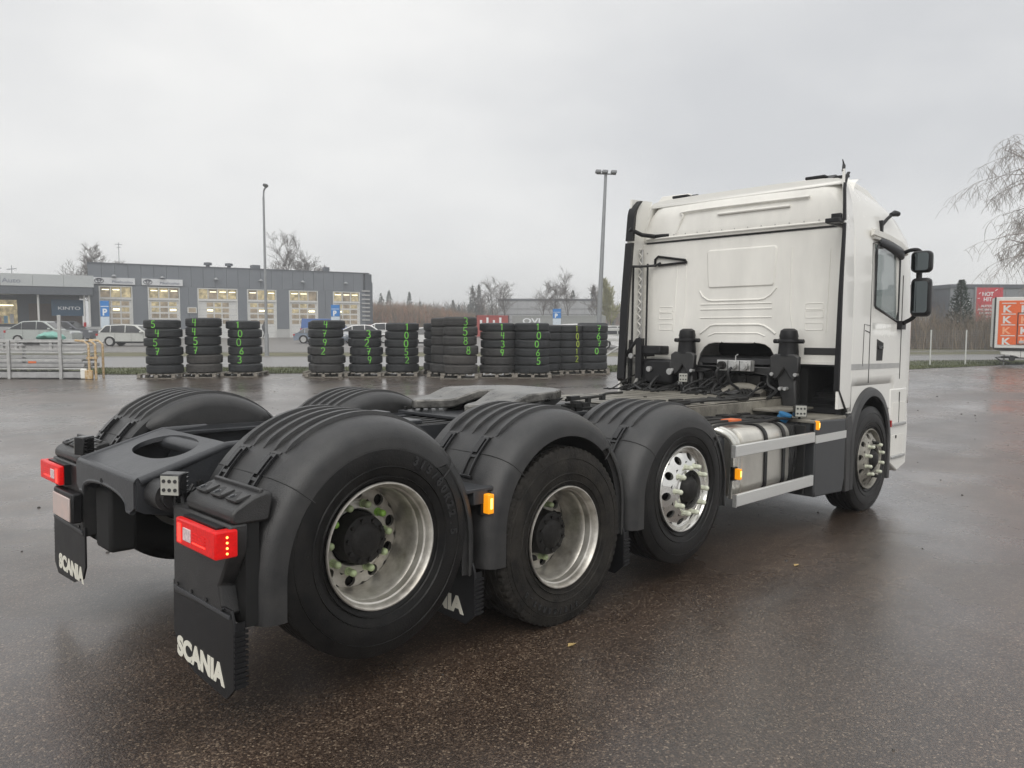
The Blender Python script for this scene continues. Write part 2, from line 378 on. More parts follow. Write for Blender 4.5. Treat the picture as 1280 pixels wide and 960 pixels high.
def hub_mesh(kind):
    b = MB()
    if kind in ('tag', 'drive'):
        rr = .118 if kind == 'tag' else .125; D = .235; q0 = .12 if kind == 'tag' else .09
        b.lathe([(D, rr+.01), (q0+.03, rr+.003), (q0+.02, rr), (q0+.012, rr-.02), (q0+.01, .085), (q0, .075), (q0-.008, .05), (q0-.008, .001)], 40)
        for k in range(10):
            q = 2*PI*k/10; b.cyl((.1*math.cos(q), q0+.02, .1*math.sin(q)), (.1*math.cos(q), q0, .1*math.sin(q)), .011, n=6)
    else:
        b.lathe([(.03, .128), (-.03, .124), (-.04, .112), (-.03, .10), (-.045, .085), (-.065, .075), (-.075, .06), (-.078, .001)], 40)
        for k in range(8):
            q = 2*PI*k/8; b.cyl((.1*math.cos(q), -.02, .1*math.sin(q)), (.1*math.cos(q), -.045, .1*math.sin(q)), .009, n=6)
    b.lathe([(.285, .02), (.285, .27), (.32, .27)], 32)          # brake drum behind the disc
    return b.mesh('hub', HUB, 35)
HM = {k: hub_mesh(k) for k in ('tag', 'drive', 'steer', 'front')}
sidewall_txt = None
def wheel(x, z, side, kind, rot=0., yf=1.245, dual=False, steer=0.):
    me, yo = RM[kind]
    M = Matrix.Translation((x, -yf if side < 0 else yf, z)) @ Matrix.Rotation((0 if side < 0 else PI)+steer, 4, 'Z') @ Matrix.Rotation(rot, 4, 'Y')
    w_ = link('wheel', me, T, mtx=M)
    link('tyre', TY2 if kind == 'drive' else TY1, w_, mtx=Matrix.Translation((0, .135, 0)))
    if dual: link('tyre', TY2, w_, mtx=Matrix.Translation((0, .48, 0)))
    link('hub', HM[kind], w_)
    nm = NUTS['w' if kind == 'steer' else ('g' if kind != 'front' else 'w')]
    for k in range(10):
        q = 2*PI*k/10+.16; base = .221 if kind in ('tag', 'drive') else -.036
        if kind == 'tag': m_ = NUTS['l'] if k in (1, 4) else NUTS['g']
        elif kind == 'front' and k in (3, 8): m_ = NUTS['d']
        else: m_ = nm
        if kind == 'drive' and k % 2: m_ = NUTS['d']
        link('lug_nut', m_, w_, mtx=Matrix.Translation((.1665*math.cos(q), base, .1665*math.sin(q))))
    return w_
def sidewall_text(w_, txt, r0, a0, da, h):
    b = MB()
    for i, ch in enumerate(txt):
        if ch == ' ': continue
        vs, fs = text_mesh(ch, h, .0025, .002, 'CENTER')
        a = a0+da*i; e = V((math.cos(a), 0, math.sin(a))); tn = V((math.sin(a), 0, -math.cos(a)))
        b.add(vs, fs, frame(e*r0+V((0, -.019, 0)), tn, e, V((0, -1, 0))))
    b.build('sidewall_lettering', TYRET, w_, smooth=0, fix=False)
w1 = wheel(0, ZH+LIFT1, -1, 'tag', .1)
sidewall_text(w1, '315/80R22.5', .405, math.radians(70), math.radians(-6.4), .042)
sidewall_text(w1, 'X 3', .40, math.radians(182), math.radians(9), -.06)
wheel(0, ZH+LIFT1, 1, 'tag', .5)
w2 = wheel(X2, ZH, -1, 'drive', .3, dual=True)
sidewall_text(w2, '315/80R22.5', .415, math.radians(-60), math.radians(-6.4), .030)
wheel(X2, ZH, 1, 'drive', 1.0, dual=True)
wheel(X3, ZH+LIFT3, -1, 'steer', .2, 1.24); wheel(X3, ZH+LIFT3, 1, 'steer', .7, 1.24)
w4 = wheel(X4, ZH, -1, 'front', .45, 1.24); wheel(X4, ZH, 1, 'front', .9, 1.24)

# ---- axles and suspension below the frame
b = MB()
for x, z in ((0, ZH+LIFT1), (X2, ZH), (X3, ZH+LIFT3), (X4, ZH)):
    b = MB(); b.cyl((x, -.95, z), (x, .95, z), .075, n=14)
    if x == X2: b.lathe([(-.2, .08), (-.16, .2), (0, .25), (.16, .2), (.2, .08)], 24, Matrix.Translation((x, .05, z)))
    b.build('axle', DEEP, T)
bm_ = MB()
for x in (-.30, .34, X2-.36, X2+.36, X3-.36, X3+.36):
    for s in (-1, 1):
        bm_.lathe([(0, .001), (0, .12), (.04, .14), (.14, .14), (.2, .12), (.2, .001)], 20, Matrix.Translation((x, s*.48, .62)) @ Matrix.Rotation(PI/2, 4, 'X'))
bm_.build('air_spring', PLAST2, T)

# ---- ladder frame
def rail(s):
    b = MB(); y = s*.385
    prof = [(-.36, .95), (-.30, 1.12), (-.12, 1.135), (5.0, 1.10), (5.0, .83), (.2, .84), (-.36, .88)]
    b.prism(prof, y-.005, y+.005)
    b.box(-.30, 5.0, min(y, y-s*.075), max(y, y-s*.075), 1.098, 1.112); b.box(-.30, 5.0, min(y, y-s*.075), max(y, y-s*.075), .83, .845)
    b.build('frame_rail', FRAME, T)
    for x in [k*.17-.2 for k in range(30)]:
        for z in (.93, 1.03):
            if random.random() < .55: bb.cyl((x, y+s*.004, z), (x, y+s*.02, z), .014, n=6)
bb = MB(); rail(-1); rail(1); bb.build('frame_bolts', FRAME, T)['kind'] = 'stuff'
for x in (.45, .95, 1.75, 2.2, 3.0, 3.7, 4.4):
    b = MB(); b.box(x-.05, x+.05, -.38, .38, .88, 1.08); b.build('cross_member', DEEP, T, bev=.01)
b = MB(); b.cyl((-.40, -.38, 1.07), (-.40, .38, 1.07), .042, n=18); b.build('cross_tube', FRAME, T)
# rear end piece: sloping top plate with an oval opening and an arched rear face
def rear_end():
    b = MB()
    K = 40
    def top(x): return .995+(x+.80)*(.135/.42)
    outer = []; inner = []
    for k in range(K):
        q = 2*PI*k/K; c, s = math.cos(q), math.sin(q)
        m_ = max(abs(c), abs(s)); u, v = c/m_, s/m_
        x = -.585+.215*u; y = .425*v
        outer.append((x, y)); inner.append((-.525+.135*c*(1 if c > 0 else .85), .285*(abs(s)**.75)*(1 if s > 0 else -1)))
    vs = [(x, y, top(x)) for x, y in outer]+[(x, y, top(x)-.004) for x, y in inner]+[(x, y, top(x)-.03) for x, y in inner]+[(x, y, top(x)-.03) for x, y in outer]
    fs = [(k, (k+1) % K, K+(k+1) % K, K+k) for k in range(K)]+[(K+k, K+(k+1) % K, 2*K+(k+1) % K, 2*K+k) for k in range(K)]+[(3*K+k, 3*K+(k+1) % K, (k+1) % K, k) for k in range(K)]+[(2*K+k, 2*K+(k+1) % K, 3*K+(k+1) % K, 3*K+k) for k in range(K)]
    b.add(vs, fs)
    b.tube([(-.80, -.43, .983), (-.80, .43, .983)], .022, 12)
    for s in (-1, 1): b.tube([(-.80, s*.43, .983), (-.37, s*.415, 1.113), (-.12, s*.405, 1.118)], .024, 10)
    # rear face with arch
    pts = [(-.43, .985), (-.43, .86), (-.385, .835)]
    for k in range(17):
        q = PI-PI*k/16; pts.append((.33*math.cos(q), .835+.085*math.sin(q)**.7 if 0 < k < 16 else .835))
    pts += [(.385, .835), (.43, .86), (.43, .985)]
    b.prism([(y, z) for y, z in pts], -.826, -.805, 'x')
    lip = [(-.815, y, z) for y, z in pts[2:-2]]; b.tube(lip, .014, 8)
    for s in (-1, 1):
        b.prism([(-.815, .985), (-.30, 1.12), (-.30, .86), (-.60, .80), (-.78, .83), (-.815, .85)], s*.43-.008, s*.43+.008)
    b.build('rear_cross_member', FRAME, T, smooth=40)
rear_end()
b = MB()
for s in (-1, 1):
    for q in ((-.66, .93), (-.52, .95), (-.40, 1.0), (-.70, .88), (-.45, .9)): b.cyl((q[0], s*.44, q[1]), (q[0], s*.462, q[1]), .016, n=6)
b.cyl((-.828, .02, .925), (-.812, .02, .925), .02, n=12)
b.build('end_bolts', DEEP, T)['kind'] = 'stuff'
b = MB(); b.box(-.76, -.62, .12, .35, .52, .86); b.build('tow_jaw_shield', DEEP, T, bev=.02)
b = MB(); b.cyl((-.72, -.46, .93), (-.72, -.60, .93), .07, n=20); b.cyl((-.72, -.60, .93), (-.72, -.64, .93), .05, n=16); b.build('air_horn_canister', PLAST, T)
b = MB()
for k in range(9):
    y0 = -.5-.02*k; b.tube(smooth_path([(-.62+random.uniform(-.08, .08), y0, .98+random.uniform(-.04, .04)), (-.70, y0-.04, .90+random.uniform(-.03, .03)), (-.66, y0-.1, .82), (-.6, y0-.05+random.uniform(-.1, .1), .74)]), .008, 6)
b.build('cable_bundle', CABLE, T)

# ---- mudguards
def guard_path(xc, top, a=.645, zc=.62, zb=.44, zf=.44, zend_front=0.):
    P = []; bt = top-zc
    for k in range(5): P.append((-a, zb+(zc-zb)*k/5, -1, 0, -1+.2*k))
    K = 36
    for k in range(K+1):
        q = PI-PI*k/K; c, s = math.cos(q), math.sin(q)
        nx, nz = c/a, s/bt; L = math.hypot(nx, nz); P.append((a*c, zc+bt*s, nx/L, nz/L, k/K))
    for k in range(1, 6): P.append((a, zc+(zf-zc)*k/5, 1, 0, 1+.2*k))
    return [(xc+x, z, nx, nz, t) for x, z, nx, nz, t in P]
def mudguard(xc, top, s, rear=.44, front=.44, flap=True, lamp=False, tr=0.):
    P = guard_path(xc, top, zb=rear, zf=front)
    YI, YS, YO = .60, 1.10, 1.258
    rings = []
    for (x, z, nx, nz, t) in P:
        band = .150 if t < .735 else .09
        yo = YO if t < .735 else YO-.012
        sec = [(YI, -.05), (YI, -.006), (YI+.008, 0), (YS-.25, .002), (YS-.05, 0)]
        for k in range(7):
            q = PI/2*k/6; sec.append((YS-.02+(yo-YS+.02)*math.sin(q), -.10*(1-math.cos(q))))
        sec += [(yo+.002, -band), (yo-.012, -band-.004), (yo-.02, -band), (yo-.03, -.12), (YS, -.03), (YI+.01, -.02)]
        rings.append([(x+nx*r, s*y, z+nz*r) for y, r in sec])
    b = MB(); b.loft(rings); g = b.build('mudguard', PLAST, T, smooth=38)
    def at(i, y, off):
        i0 = int(i); f = i-i0; a0 = P[i0]; a1 = P[min(i0+1, len(P)-1)]
        x, z, nx, nz = [a0[j]+(a1[j]-a0[j])*f for j in range(4)]
        return V((x+nx*off, s*y, z+nz*off))
    # raised ribs over the crown
    for y in (.675, .775, .875, .975, 1.075):
        i0, i1 = 15.3, 33
        rs = []; K = 40
        for k in range(K+1):
            i = i0+(i1-i0)*k/K; e = min(k, K-k); w_ = .019*min(1, (.35+e*.33)); h = .018*min(1, (.25+e*.4))
            if y > 1.05: h *= 1.0
            rs.append([at(i, y-w_, -.004), at(i, y-w_*.7, h), at(i, y+w_*.7, h), at(i, y+w_, -.004)])
        MB().loft(rs).build('rib', PLAST, g, smooth=30)
    # rounded inner shoulder and half-moon inner wall
    rs = []
    for (x, z, nx, nz, t) in P:
        if z < 1.115 or t < 0 or t > 1: continue
        f_ = max(.02, min(1, (z-1.115)/.075)); f_ = f_*f_*(3-2*f_)
        r_ = [V((x, s*(YI+.03), z))+V((nx, 0, nz))*-.001]
        for k in range(1, 6):
            q = PI/2*k/5; o_ = -.075*(1-math.cos(q)); r_.append(V((x+nx*o_, s*(YI+.03-(.02+.065*f_)*math.sin(q)), max(1.095, z+nz*o_))))
        r_.append(V((r_[-1].x, r_[-1].y, 1.095))); r_.append(V((r_[-1].x, r_[-1].y+s*.02, 1.09))); rs.append(r_)
    MB().loft(rs, closed=False, caps=False).build('inner_wall', PLAST, g, smooth=45, fix=True)
    # joint groove and clips
    def groove(i):
        c = [at(i, YI+.005+(.49*k/8), .0012) for k in range(9)]
        for k in range(1, 7):
            q = PI/2*k/6; c.append(at(i, YS-.02+(YO-YS+.02)*math.sin(q), -.10*(1-math.cos(q))+.0015))
        c.append(at(i, YO+.002, -.17)); return c
    MB().tube(groove(13.0), .0032, 5).build('joint_seam', SEAM, g)
    MB().tube(groove(32.5), .0028, 5).build('joint_seam', SEAM, g)
    for y in (.73, 1.02):
        b = MB()
        for dy in (-.027, .027):
            b.loft([[at(i, y+dy-.006, 0), at(i, y+dy-.006, .017), at(i, y+dy+.006, .017), at(i, y+dy+.006, 0)] for i in (10.3, 11, 12, 13, 14, 14.9)])
        for i in (10.3, 12.4, 13.3, 14.6):
            b.loft([[at(j, y-.027, 0), at(j, y-.027, .016), at(j, y+.027, .016), at(j, y+.027, 0)] for j in (i, i+.25)])
        b.loft([[at(i, y-.016, 0), at(i, y-.016, .024), at(i, y+.016, .024), at(i, y+.016, 0)] for i in (12.9, 13.3, 14.2, 14.6)])
        b.cyl(at(10.4, y-.05, .012), at(10.4, y+.05, .012), .008, n=8)
        b.build('clip', GLOSSB, g, smooth=30)
        MB().loft([[at(i, y-.02, -.002), at(i, y-.02, .004), at(i, y+.02, .004), at(i, y+.02, -.002)] for i in (10.5, 11.5, 12.5, 13.5, 14.7)]).build('clip_slot', SEAM, g)
        b = MB(); c0 = at(15.0, y, .001)
        b.loft([[at(i, y-.036, 0), at(i, y-.036, .005), at(i, y+.036, .005), at(i, y+.036, 0)] for i in (15.0, 15.25)]); b.build('clip_stop', PLAST, g)
    # inner bracing arm from the frame to the guard
    MB().cyl((xc, s*.40, 1.0), (xc, s*.66, 1.05), .025, n=10).build('guard_bracket', DEEP, g)
    return g
def mudflap(x, s, ztop, zbot, text=True, h=.085, y0=.645, y1=1.255):
    b = MB(); c = .05
    pts = [(y0, ztop), (y1-.02, ztop), (y1, ztop-.05), (y1, zbot+.06), (y1-.07, zbot), (y0+.22, zbot+.015), (y0+.05, zbot+.07), (y0, zbot+.15)]
    b.prism([(s*y, z) for y, z in pts], x-.006, x+.006, 'x')
    f = b.build('mudflap', PLAST2, T, bev=.003)
    n = int((ztop-zbot-.14)/.022); t = MB()
    for k in range(n):
        z = zbot+.07+k*.022; t.box(x-.005, x+.055, s*y1-.006*1, s*y1+.006, z, z+.011)
    t.box(x+.0, x+.045, s*(y1-.004)-.003, s*(y1-.004)+.003, zbot+.06, ztop-.05)
    t.build('serrated_edge', PLAST2, f)
    b = MB(); b.box(x-.016, x-.007, min(s*y0, s*y1)+.02, max(s*y0, s*y1)-.03, ztop-.035, ztop-.018)
    b.build('clamp_strip', FRAME, f, bev=.002)
    b = MB()
    for k in range(4): b.cyl((x-.007, s*(y0+.07+k*.15), ztop-.006+.0), (x-.017, s*(y0+.07+k*.15), ztop-.006), .009, n=8)
    b.build('clamp_bolts', GLOSSB, f)
    if text:
        ys = -(y0+.045) if s < 0 else (y1-.10)
        M = frame(V((x-.0075, ys, zbot+.052)), V((0, -1, 0)), V((0, 0, 1)), V((-1, 0, 0)))
        text_on('lettering', 'SCANIA', M, h, LETTER, f, .001, .006*h/.085, sx=1.13)
    return f
TOP = (1.305, 1.265, 1.225)
for s in (-1, 1):
    mudguard(0, TOP[0], s, rear=.46)
    mudguard(X2, TOP[1], s); mudguard(X3, TOP[2], s)
    mudflap(-.725, s, .56, .175)
    mudflap(.585, s, .50, .16, h=.085)
    mudflap(1.865, s, .50, .17, text=False)
# rear lamp carriers
def lamp_carrier(s):
    A, B_ = .78, 1.235
    def yy(a, b_): return (min(s*a, s*b_), max(s*a, s*b_))
    y0, y1 = yy(A, B_)
    b = MB(); b.prism([(-.575, 1.03), (-.63, 1.015), (-.705, .975), (-.725, .955), (-.725, .915), (-.70, .905), (-.56, .905), (-.54, 1.02)], y0, y1)
    c = b.build('lamp_carrier', PLAST, T, bev=.012)
    b = MB(); b.prism([(s*.66, .91), (s*1.235, .91), (s*1.235, .80), (s*1.13, .64), (s*1.17, .52), (s*.66, .50)], -.735, -.655, 'x'); b.build('carrier_panel', PLAST, c, bev=.01)
    b = MB(); b.box(-.66, -.60, *yy(.66, 1.22), .47, .95); b.build('carrier_back', DEEP, c)
    b = MB(); b.box(-.60, -.58, y0+.01, y1-.01, 1.01, 1.04); b.build('carrier_ridge', PLAST, c, bev=.005)
    for k in range(3):
        yc = s*(A+.08+.145*k)
        ex = V((0, 1, 0)); ez = V((-.28, 0, .96)).normalized(); ey = ez.cross(ex)
        M = frame(V((-.658, yc, 1.0035)), ex, ey, ez)
        p = rsec(.115, .07, .018); b = MB(); b.prism(p, -.004, .004, 'z', M); r_ = b.build('bolt_recess', SEAM, c)
        b = MB(); b.cyl((.03, .008, 0), (.03, .008, .010), .011, n=6, M=M); b.cyl((.03, .008, 0), (.03, .008, .006), .018, n=12, M=M); b.build('bolt', FRAME, r_)
        # raised facets between recesses
        b = MB(); b.prism([(-.056, -.033), (.015, -.033), (-.04, .028), (-.056, .028)], 0, .009, 'z', M); b.build('recess_facet', PLAST, c, bev=.003)
    a, e = (.86, 1.25)
    y0, y1 = yy(a, e)
    b = MB(); b.prism([(-.802, s*a), (-.802, s*e), (-.705, s*e), (-.705, s*(e-.05)), (-.772, s*(e-.05)), (-.772, s*a)], .782, .895, 'z'); L = b.build('tail_lamp', RED, T, bev=.008)
    tag(L, 'lit red tail lamp with white square reflector')
    yi = s*(a+.02); M0 = -.8035
    y0, y1 = yy(a+.025, a+.06); MB().box(M0-.001, M0+.004, y0, y1, .795, .875).build('light_strip', REDH, L)
    y0, y1 = yy(a+.085, a+.16); MB().box(M0-.003, M0+.003, y0, y1, .81, .865).build('reverse_lens', LENSW, L, bev=.002)
    for k in range(4):
        MB().box(M0-.001, M0+.002, *yy(a+.175, a+.30), .812+.013*k, .817+.013*k).build('lens_ridge', REDH if k < 1 else RED, L)
    for k in range(4):
        z = .803+.022*k; b = MB(); b.cyl((-.752, s*1.245, z), (-.752, s*1.2525, z), .0048, n=8); b.build('side_led', REDDOT, L)
    MB().box(-.77, -.62, *yy(.865, 1.195), .778, .90).build('lamp_mount', PLAST2, L)
lamp_carrier(-1); lamp_carrier(1)
b = MB(); b.box(-.806, -.796, .66, .98, .60, .735); pl = b.build('number_plate', mat('plain_plate', (.62, .58, .56), .4, var=.25, vs=4, col2=(.66, .5, .45)), T, bev=.004)
MB().box(-.795, -.74, .64, 1.0, .59, .76).build('plate_holder', PLAST2, T, bev=.01)
def work_lamp(c, ex, size=.085):
    ex = V(ex).normalized(); ez = V((0, 0, 1)); ey = ez.cross(ex)
    M = frame(V(c), ey, ex*-1, ez)      # local -y looks along ex
    h = size/2
    L = MB().box(-h, h, -h*.5, h*.7, -h, h, M).build('work_lamp', GLOSSB, T, bev=.006)
    b = MB().box(-h*.86, h*.86, -h*.56, -h*.45, -h*.86, h*.86, M); b.build('lamp_lens', LEDW, L)
    for i in range(3):
        for j in range(2):
            b = MB(); x, z = (i-1)*h*.55, (j-.5)*h*.8; b.cyl((x, -h*.55, z), (x, -h*.62, z), h*.17, n=10, M=M); b.build('led', SEAM, L)
    b = MB()
    for k in range(5): b.box(-h*.95, h*.95, h*.7, h*1.05, -h*.85+k*h*.4, -h*.75+k*h*.4, M)
    b.cyl((0, h*.3, -h), (0, h*.3, -h*2.2), h*.2, n=8, M=M)
    b.build('cooling_fins', GLOSSB, L)
work_lamp((-.735, -.665, 1.0), (-.8, -.6, -.1), .10)
work_lamp((-.74, .60, 1.045), (-.6, .7, 0), .10)
work_lamp((5.08, .41, 1.285), (-.8, -.5, 0), .10)
work_lamp((4.60, -1.12, 1.065), (-.75, -.65, 0), .11)
# amber side markers
def marker(x, y, z, w_=.045, h=.10):
    L = MB().box(x-w_/2, x+w_/2, y-.025, y+.02, z-h/2, z+h/2).build('side_marker_lamp', AMBER, T, bev=.005)
    MB().box(x-w_/2-.012, x+w_/2+.012, y+.02, y+.05, z-h/2-.01, z+h/2+.01).build('lamp_base', PLAST2, L)
    MB().box(x-w_*.2, x+w_*.2, y-.029, y-.024, z-h*.25, z+h*.3).build('lit_bulb', AMBERH, L, bev=.004)
marker(.69, -1.235, .80, .040, .105); marker(3.385, -1.20, .645, .034, .085); marker(4.632, -1.262, .945, .018, .08)
b = MB(); b.box(.55, .74, -1.22, -.9, .865, .885); b.box(.60, .70, -1.22, -1.16, .80, .87); b.build('marker_bracket', FRAME, T, bev=.004)

# ---- fifth wheel
def fifth_wheel():
    pts = []
    def pl(x, y): return (x, y)
    right = [(2.36, 0), (2.36, .18), (2.28, .33), (2.10, .44), (1.85, .475), (1.62, .46), (1.48, .42), (1.40, .36), (1.36, .27), (1.45, .20), (1.62, .115), (1.80, .055), (1.90, 0)]
    out_ = [(x, -y) for x, y in right[1:-1]][::-1]
    poly = right+out_
    def zt(x): return 1.235+.06*max(0, min(1, (x-1.60)/.2))+(x-1.8)*.02 if x < 1.8 else 1.295+(x-1.8)*.012
    n = len(poly); b = MB()
    vs = [(x, y, zt(x)-(.02 if i not in (12,) else 0)) for i, (x, y) in enumerate(poly)]
    # inset ring, for a soft edge
    c = V((1.9, 0)); 
    b2 = bmesh.new(); tv = [b2.verts.new((x, y, zt(x))) for x, y in poly]; f = b2.faces.new(tv)
    bmesh.ops.triangulate(b2, faces=[f]); bmesh.ops.subdivide_edges(b2, edges=b2.edges[:], cuts=3, use_grid_fill=True)
    for v in b2.verts: v.co.z = zt(v.co.x)+random.uniform(-.0004, .0004)
    r = bmesh.ops.extrude_face_region(b2, geom=b2.faces[:])
    for v in [g for g in r['geom'] if isinstance(g, bmesh.types.BMVert)]: v.co.z -= .065
    bmesh.ops.recalc_face_normals(b2, faces=b2.faces)
    me = bpy.data.meshes.new('fifth_wheel_plate'); b2.to_mesh(me); b2.free(); me.materials.append(GREASE)
    o = link('fifth_wheel_plate', me, T, .012, 2)
    for p in me.polygons: p.use_smooth = True
    me.set_sharp_from_angle(angle=.6)
    for s in (-1, 1):
        b = MB(); b.prism([(1.62, 1.24), (2.15, 1.25), (2.05, 1.13), (1.72, 1.13)], s*.30-.02, s*.30+.02); b.prism([(1.5, 1.22), (2.2, 1.25), (2.1, 1.2), (1.6, 1.18)], s*.43-.008, s*.43+.008)
        b.cyl((1.88, s*.44, 1.19), (1.88, s*.50, 1.19), .045, n=16)
        b.build('fifth_wheel_pedestal', DEEP, T, bev=.008)
    b = MB(); b.box(1.35, 2.45, -.46, .46, 1.115, 1.14); b.build('mounting_plate', FRAME, T, bev=.006)
    b = MB()
    for k in range(14): b.cyl((1.4+k*.075, .43, 1.14), (1.4+k*.075, .43, 1.165), .015, n=6); b.cyl((1.4+k*.075, -.43, 1.14), (1.4+k*.075, -.43, 1.165), .015, n=6)
    for k in range(9):
        b.cb((2.3+random.uniform(0, .25), -.35+random.uniform(-.1, .1), 1.17+random.uniform(-.02, .03)), (.07, .05, .03))
    b.build('plate_bolts', DEEP, T)['kind'] = 'stuff'
    b = MB(); b.tube(smooth_path([(2.30, -.36, 1.22), (2.5, -.34, 1.225), (2.9, -.2, 1.215), (3.25, 0, 1.21), (3.6, .1, 1.20)]), .012, 8)
    b.cb((2.36, -.38, 1.235), (.10, .05, .03)); b.cb((2.62, -.31, 1.20), (.04, .03, .05)); b.cb((3.0, -.15, 1.2), (.05, .03, .05))
    b.build('release_rod', CABLE, T)
    b = MB(); b.box(.72, 1.0, -.28, .30, 1.12, 1.15); b.box(.80, .92, -.05, .12, 1.15, 1.19); b.build('rear_deck_bracket', FRAME, T, bev=.008)
fifth_wheel()
b = MB()
for k in range(6):
    y = -.25+.1*k; b.tube(smooth_path([(.3, y, 1.05), (.8, y+.03, 1.09), (1.3, y-.04, 1.1), (2.6, y*.6, 1.12), (3.3, y*.5, 1.10)]), .013, 6)
b.build('air_lines', CABLE, T)

# ---- tank, side rails and side panels
def tank():
    sec = [(p[0], p[1]) for p in rsec(.55, .56, .11, 6)]
    for name, x0, x1 in (('fuel_tank', 3.52, 4.34),):
        b = MB(); rings = []
        for x, k in ((x0, .90), (x0+.012, .97), (x0+.03, 1), (x1-.03, 1), (x1-.012, .97), (x1, .90)):
            rings.append([(x, -.89+y*k, .70+z*k) for y, z in sec])
        b.loft(rings); t = b.build(name, TANK, T, smooth=30)
    for x in (3.88, 4.20):
        b = MB(); rings = []
        for dx in (-.022, .022): rings.append([(x+dx, -.89+y*1.045, .70+z*1.045) for y, z in sec])
        b.loft(rings); b.build('tank_strap', PLAST2, t, smooth=30)
    b = MB(); b.lathe([(0, .001), (0, .05), (-.012, .055), (-.03, .05), (-.035, .001)], 20, Matrix.Translation((3.98, -.9, .985)) @ Matrix.Rotation(-PI/2, 4, 'X')); b.build('filler_cap', PLAST2, t)
    # bright pipe looping over the tank end
    b = MB()
    for k, dx in enumerate((0, .055)):
        b.tube(smooth_path([(3.42+dx, -1.13, .44), (3.42+dx, -1.14, .75), (3.41+dx, -1.12, .90), (3.34+dx, -1.03, .975), (3.25, -.85, .985)]), .03, 12)
    b.build('bright_pipe', mat('bright_pipe', (.7, .69, .64), .25, metal=.85, var=.1), T)
    MB().box(3.18, 3.40, -1.08, -.62, .42, .93).build('valve_box', PANEL, T, bev=.03)
    b = MB(); b.cyl((4.56, -.97, .98), (4.56, -1.0, 1.02), .05, n=18); b.cyl((4.56, -1.0, 1.02), (4.56, -1.005, 1.035), .06, n=10); b.build('blue_cap', BLUECAP, T)
    b = MB(); b.box(4.38, 4.60, -1.10, -.62, .44, .95); b.build('adblue_tank', DEEP, T, bev=.03)
    b = MB()
    for k in range(8):
        x = 4.33+.03*k; b.tube(smooth_path([(x, -1.13, .95), (x+.02, -1.15+random.uniform(-.02, .02), .8), (x-.03+random.uniform(0, .06), -1.16, .65), (x+.02, -1.13, .45)]), .011, 6)
    b.cyl((4.42, -1.13, .62), (4.42, -1.17, .62), .04, n=12); b.cyl((4.5, -1.13, .60), (4.5, -1.17, .60), .03, n=12)
    b.build('hose_cluster', CABLE, T)
    b = MB()
    for k in range(7):
        y = -1.05+.07*k; b.tube(smooth_path([(3.1, y, 1.0), (3.5, y+.03, 1.015+.01*(k % 2)), (4.0, y-.03, 1.01), (4.35, y+.02, 1.005), (4.7, y, .98)]), .012, 6)
    b.build('deck_hoses', CABLE, T)
    b = MB(); b.box(3.62, 3.78, -1.0, -.9, 1.02, 1.035); b.build('orange_label', ORANGET, T)
tank()
def bar(x0, x1, z0, z1, nm='side_guard_rail', y=-1.26):
    b = MB(); b.box(x0, x1, y, y+.03, z0, z1); o = b.build(nm, ALU, T, bev=.006)
    MB().box(x0-.012, x0-.001, y-.001, y+.031, z0-.002, z1+.002).build('end_cap', SILV, o)
bar(3.235, 4.615, .795, .885); bar(3.27, 4.61, .41, .505)
MB().box(4.46, 4.49, -1.23, -1.15, .35, .95).build('rail_post', DEEP, T)
b = MB(); b.prism(rsec(.64, .34, .03)and [(4.618, .985), (5.275, .965), (5.275, .40), (5.23, .275), (4.64, .30), (4.618, .36)], -1.262, -.95); pn = b.build('side_panel', PANEL, T, bev=.015)
MB().box(4.622, 5.27, -1.268, -1.25, .785, .855).build('panel_stripe', ALU, pn)
MB().box(4.60, 5.3, -1.25, -.62, .96, .992).build('step_plate', DUST, T, bev=.008)
for x0, x1, y0, y1 in ((3.22, 4.0, -.62, .9), (4.005, 4.75, -.60, .9), (4.755, 5.35, -.60, .9)):
    MB().box(x0, x1, y0, y1, 1.118, 1.128).build('catwalk_plate', DUST, T, bev=.004)
MB().box(3.25, 5.34, -.645, -.622, .985, 1.117).build('catwalk_fascia', DUST, T, bev=.004)
MB().box(4.62, 5.30, -.93, -.65, 1.03, 1.05).build('catwalk_plate', DUST, T, bev=.004)
b = MB(); b.box(3.3, 5.2, .55, 1.15, .42, .98); b.build('battery_box', PANEL, T, bev=.04)
MB().box(3.4, 5.0, -.3, .3, .55, .88).build('gearbox', DEEP, T, bev=.06)
rnd = random.Random(12)
b = MB()
for k in range(16): b.cb((rnd.uniform(3.2, 5.1), rnd.uniform(-.60, -.35), 1.14+rnd.uniform(0, .015)), (rnd.uniform(.04, .22), rnd.uniform(.03, .09), rnd.uniform(.012, .04)))
for k in range(10): b.cb((rnd.uniform(3.25, 4.5), rnd.uniform(-1.05, -.66), 1.0+rnd.uniform(0, .03)), (rnd.uniform(.05, .2), rnd.uniform(.03, .09), rnd.uniform(.02, .05)))
b.build('deck_fittings', HUB, T, bev=.004)['kind'] = 'stuff'
b = MB()
for k in range(5):
    y = -.55+.035*k; b.tube(smooth_path([(3.2+.3*k, y, 1.14), (3.9+.1*k, y+rnd.uniform(-.05, .08), 1.15), (4.4, y+rnd.uniform(-.06, .06), 1.145), (5.0, y+.1, 1.15), (5.2, y+.25, 1.2)]), .012, 6)
b.build('deck_cables', CABLE, T)
for x in [3.3+.215*k for k in range(9)]: MB().box(x, x+.012, -.60, .85, 1.128, 1.1295).build('plate_joint', SEAM, T)
for x, y in ((3.32, -.4), (3.9, -.55), (4.1, .2), (4.65, -.5), (4.85, .1), (3.5, .5)): MB().cyl((x, y, 1.127), (x, y, 1.137), .018, n=10).build('deck_bolt', HUB, T)
MB().box(3.30, 4.5, .40, 1.15, .99, 1.01).build('catwalk_plate', DUST, T)
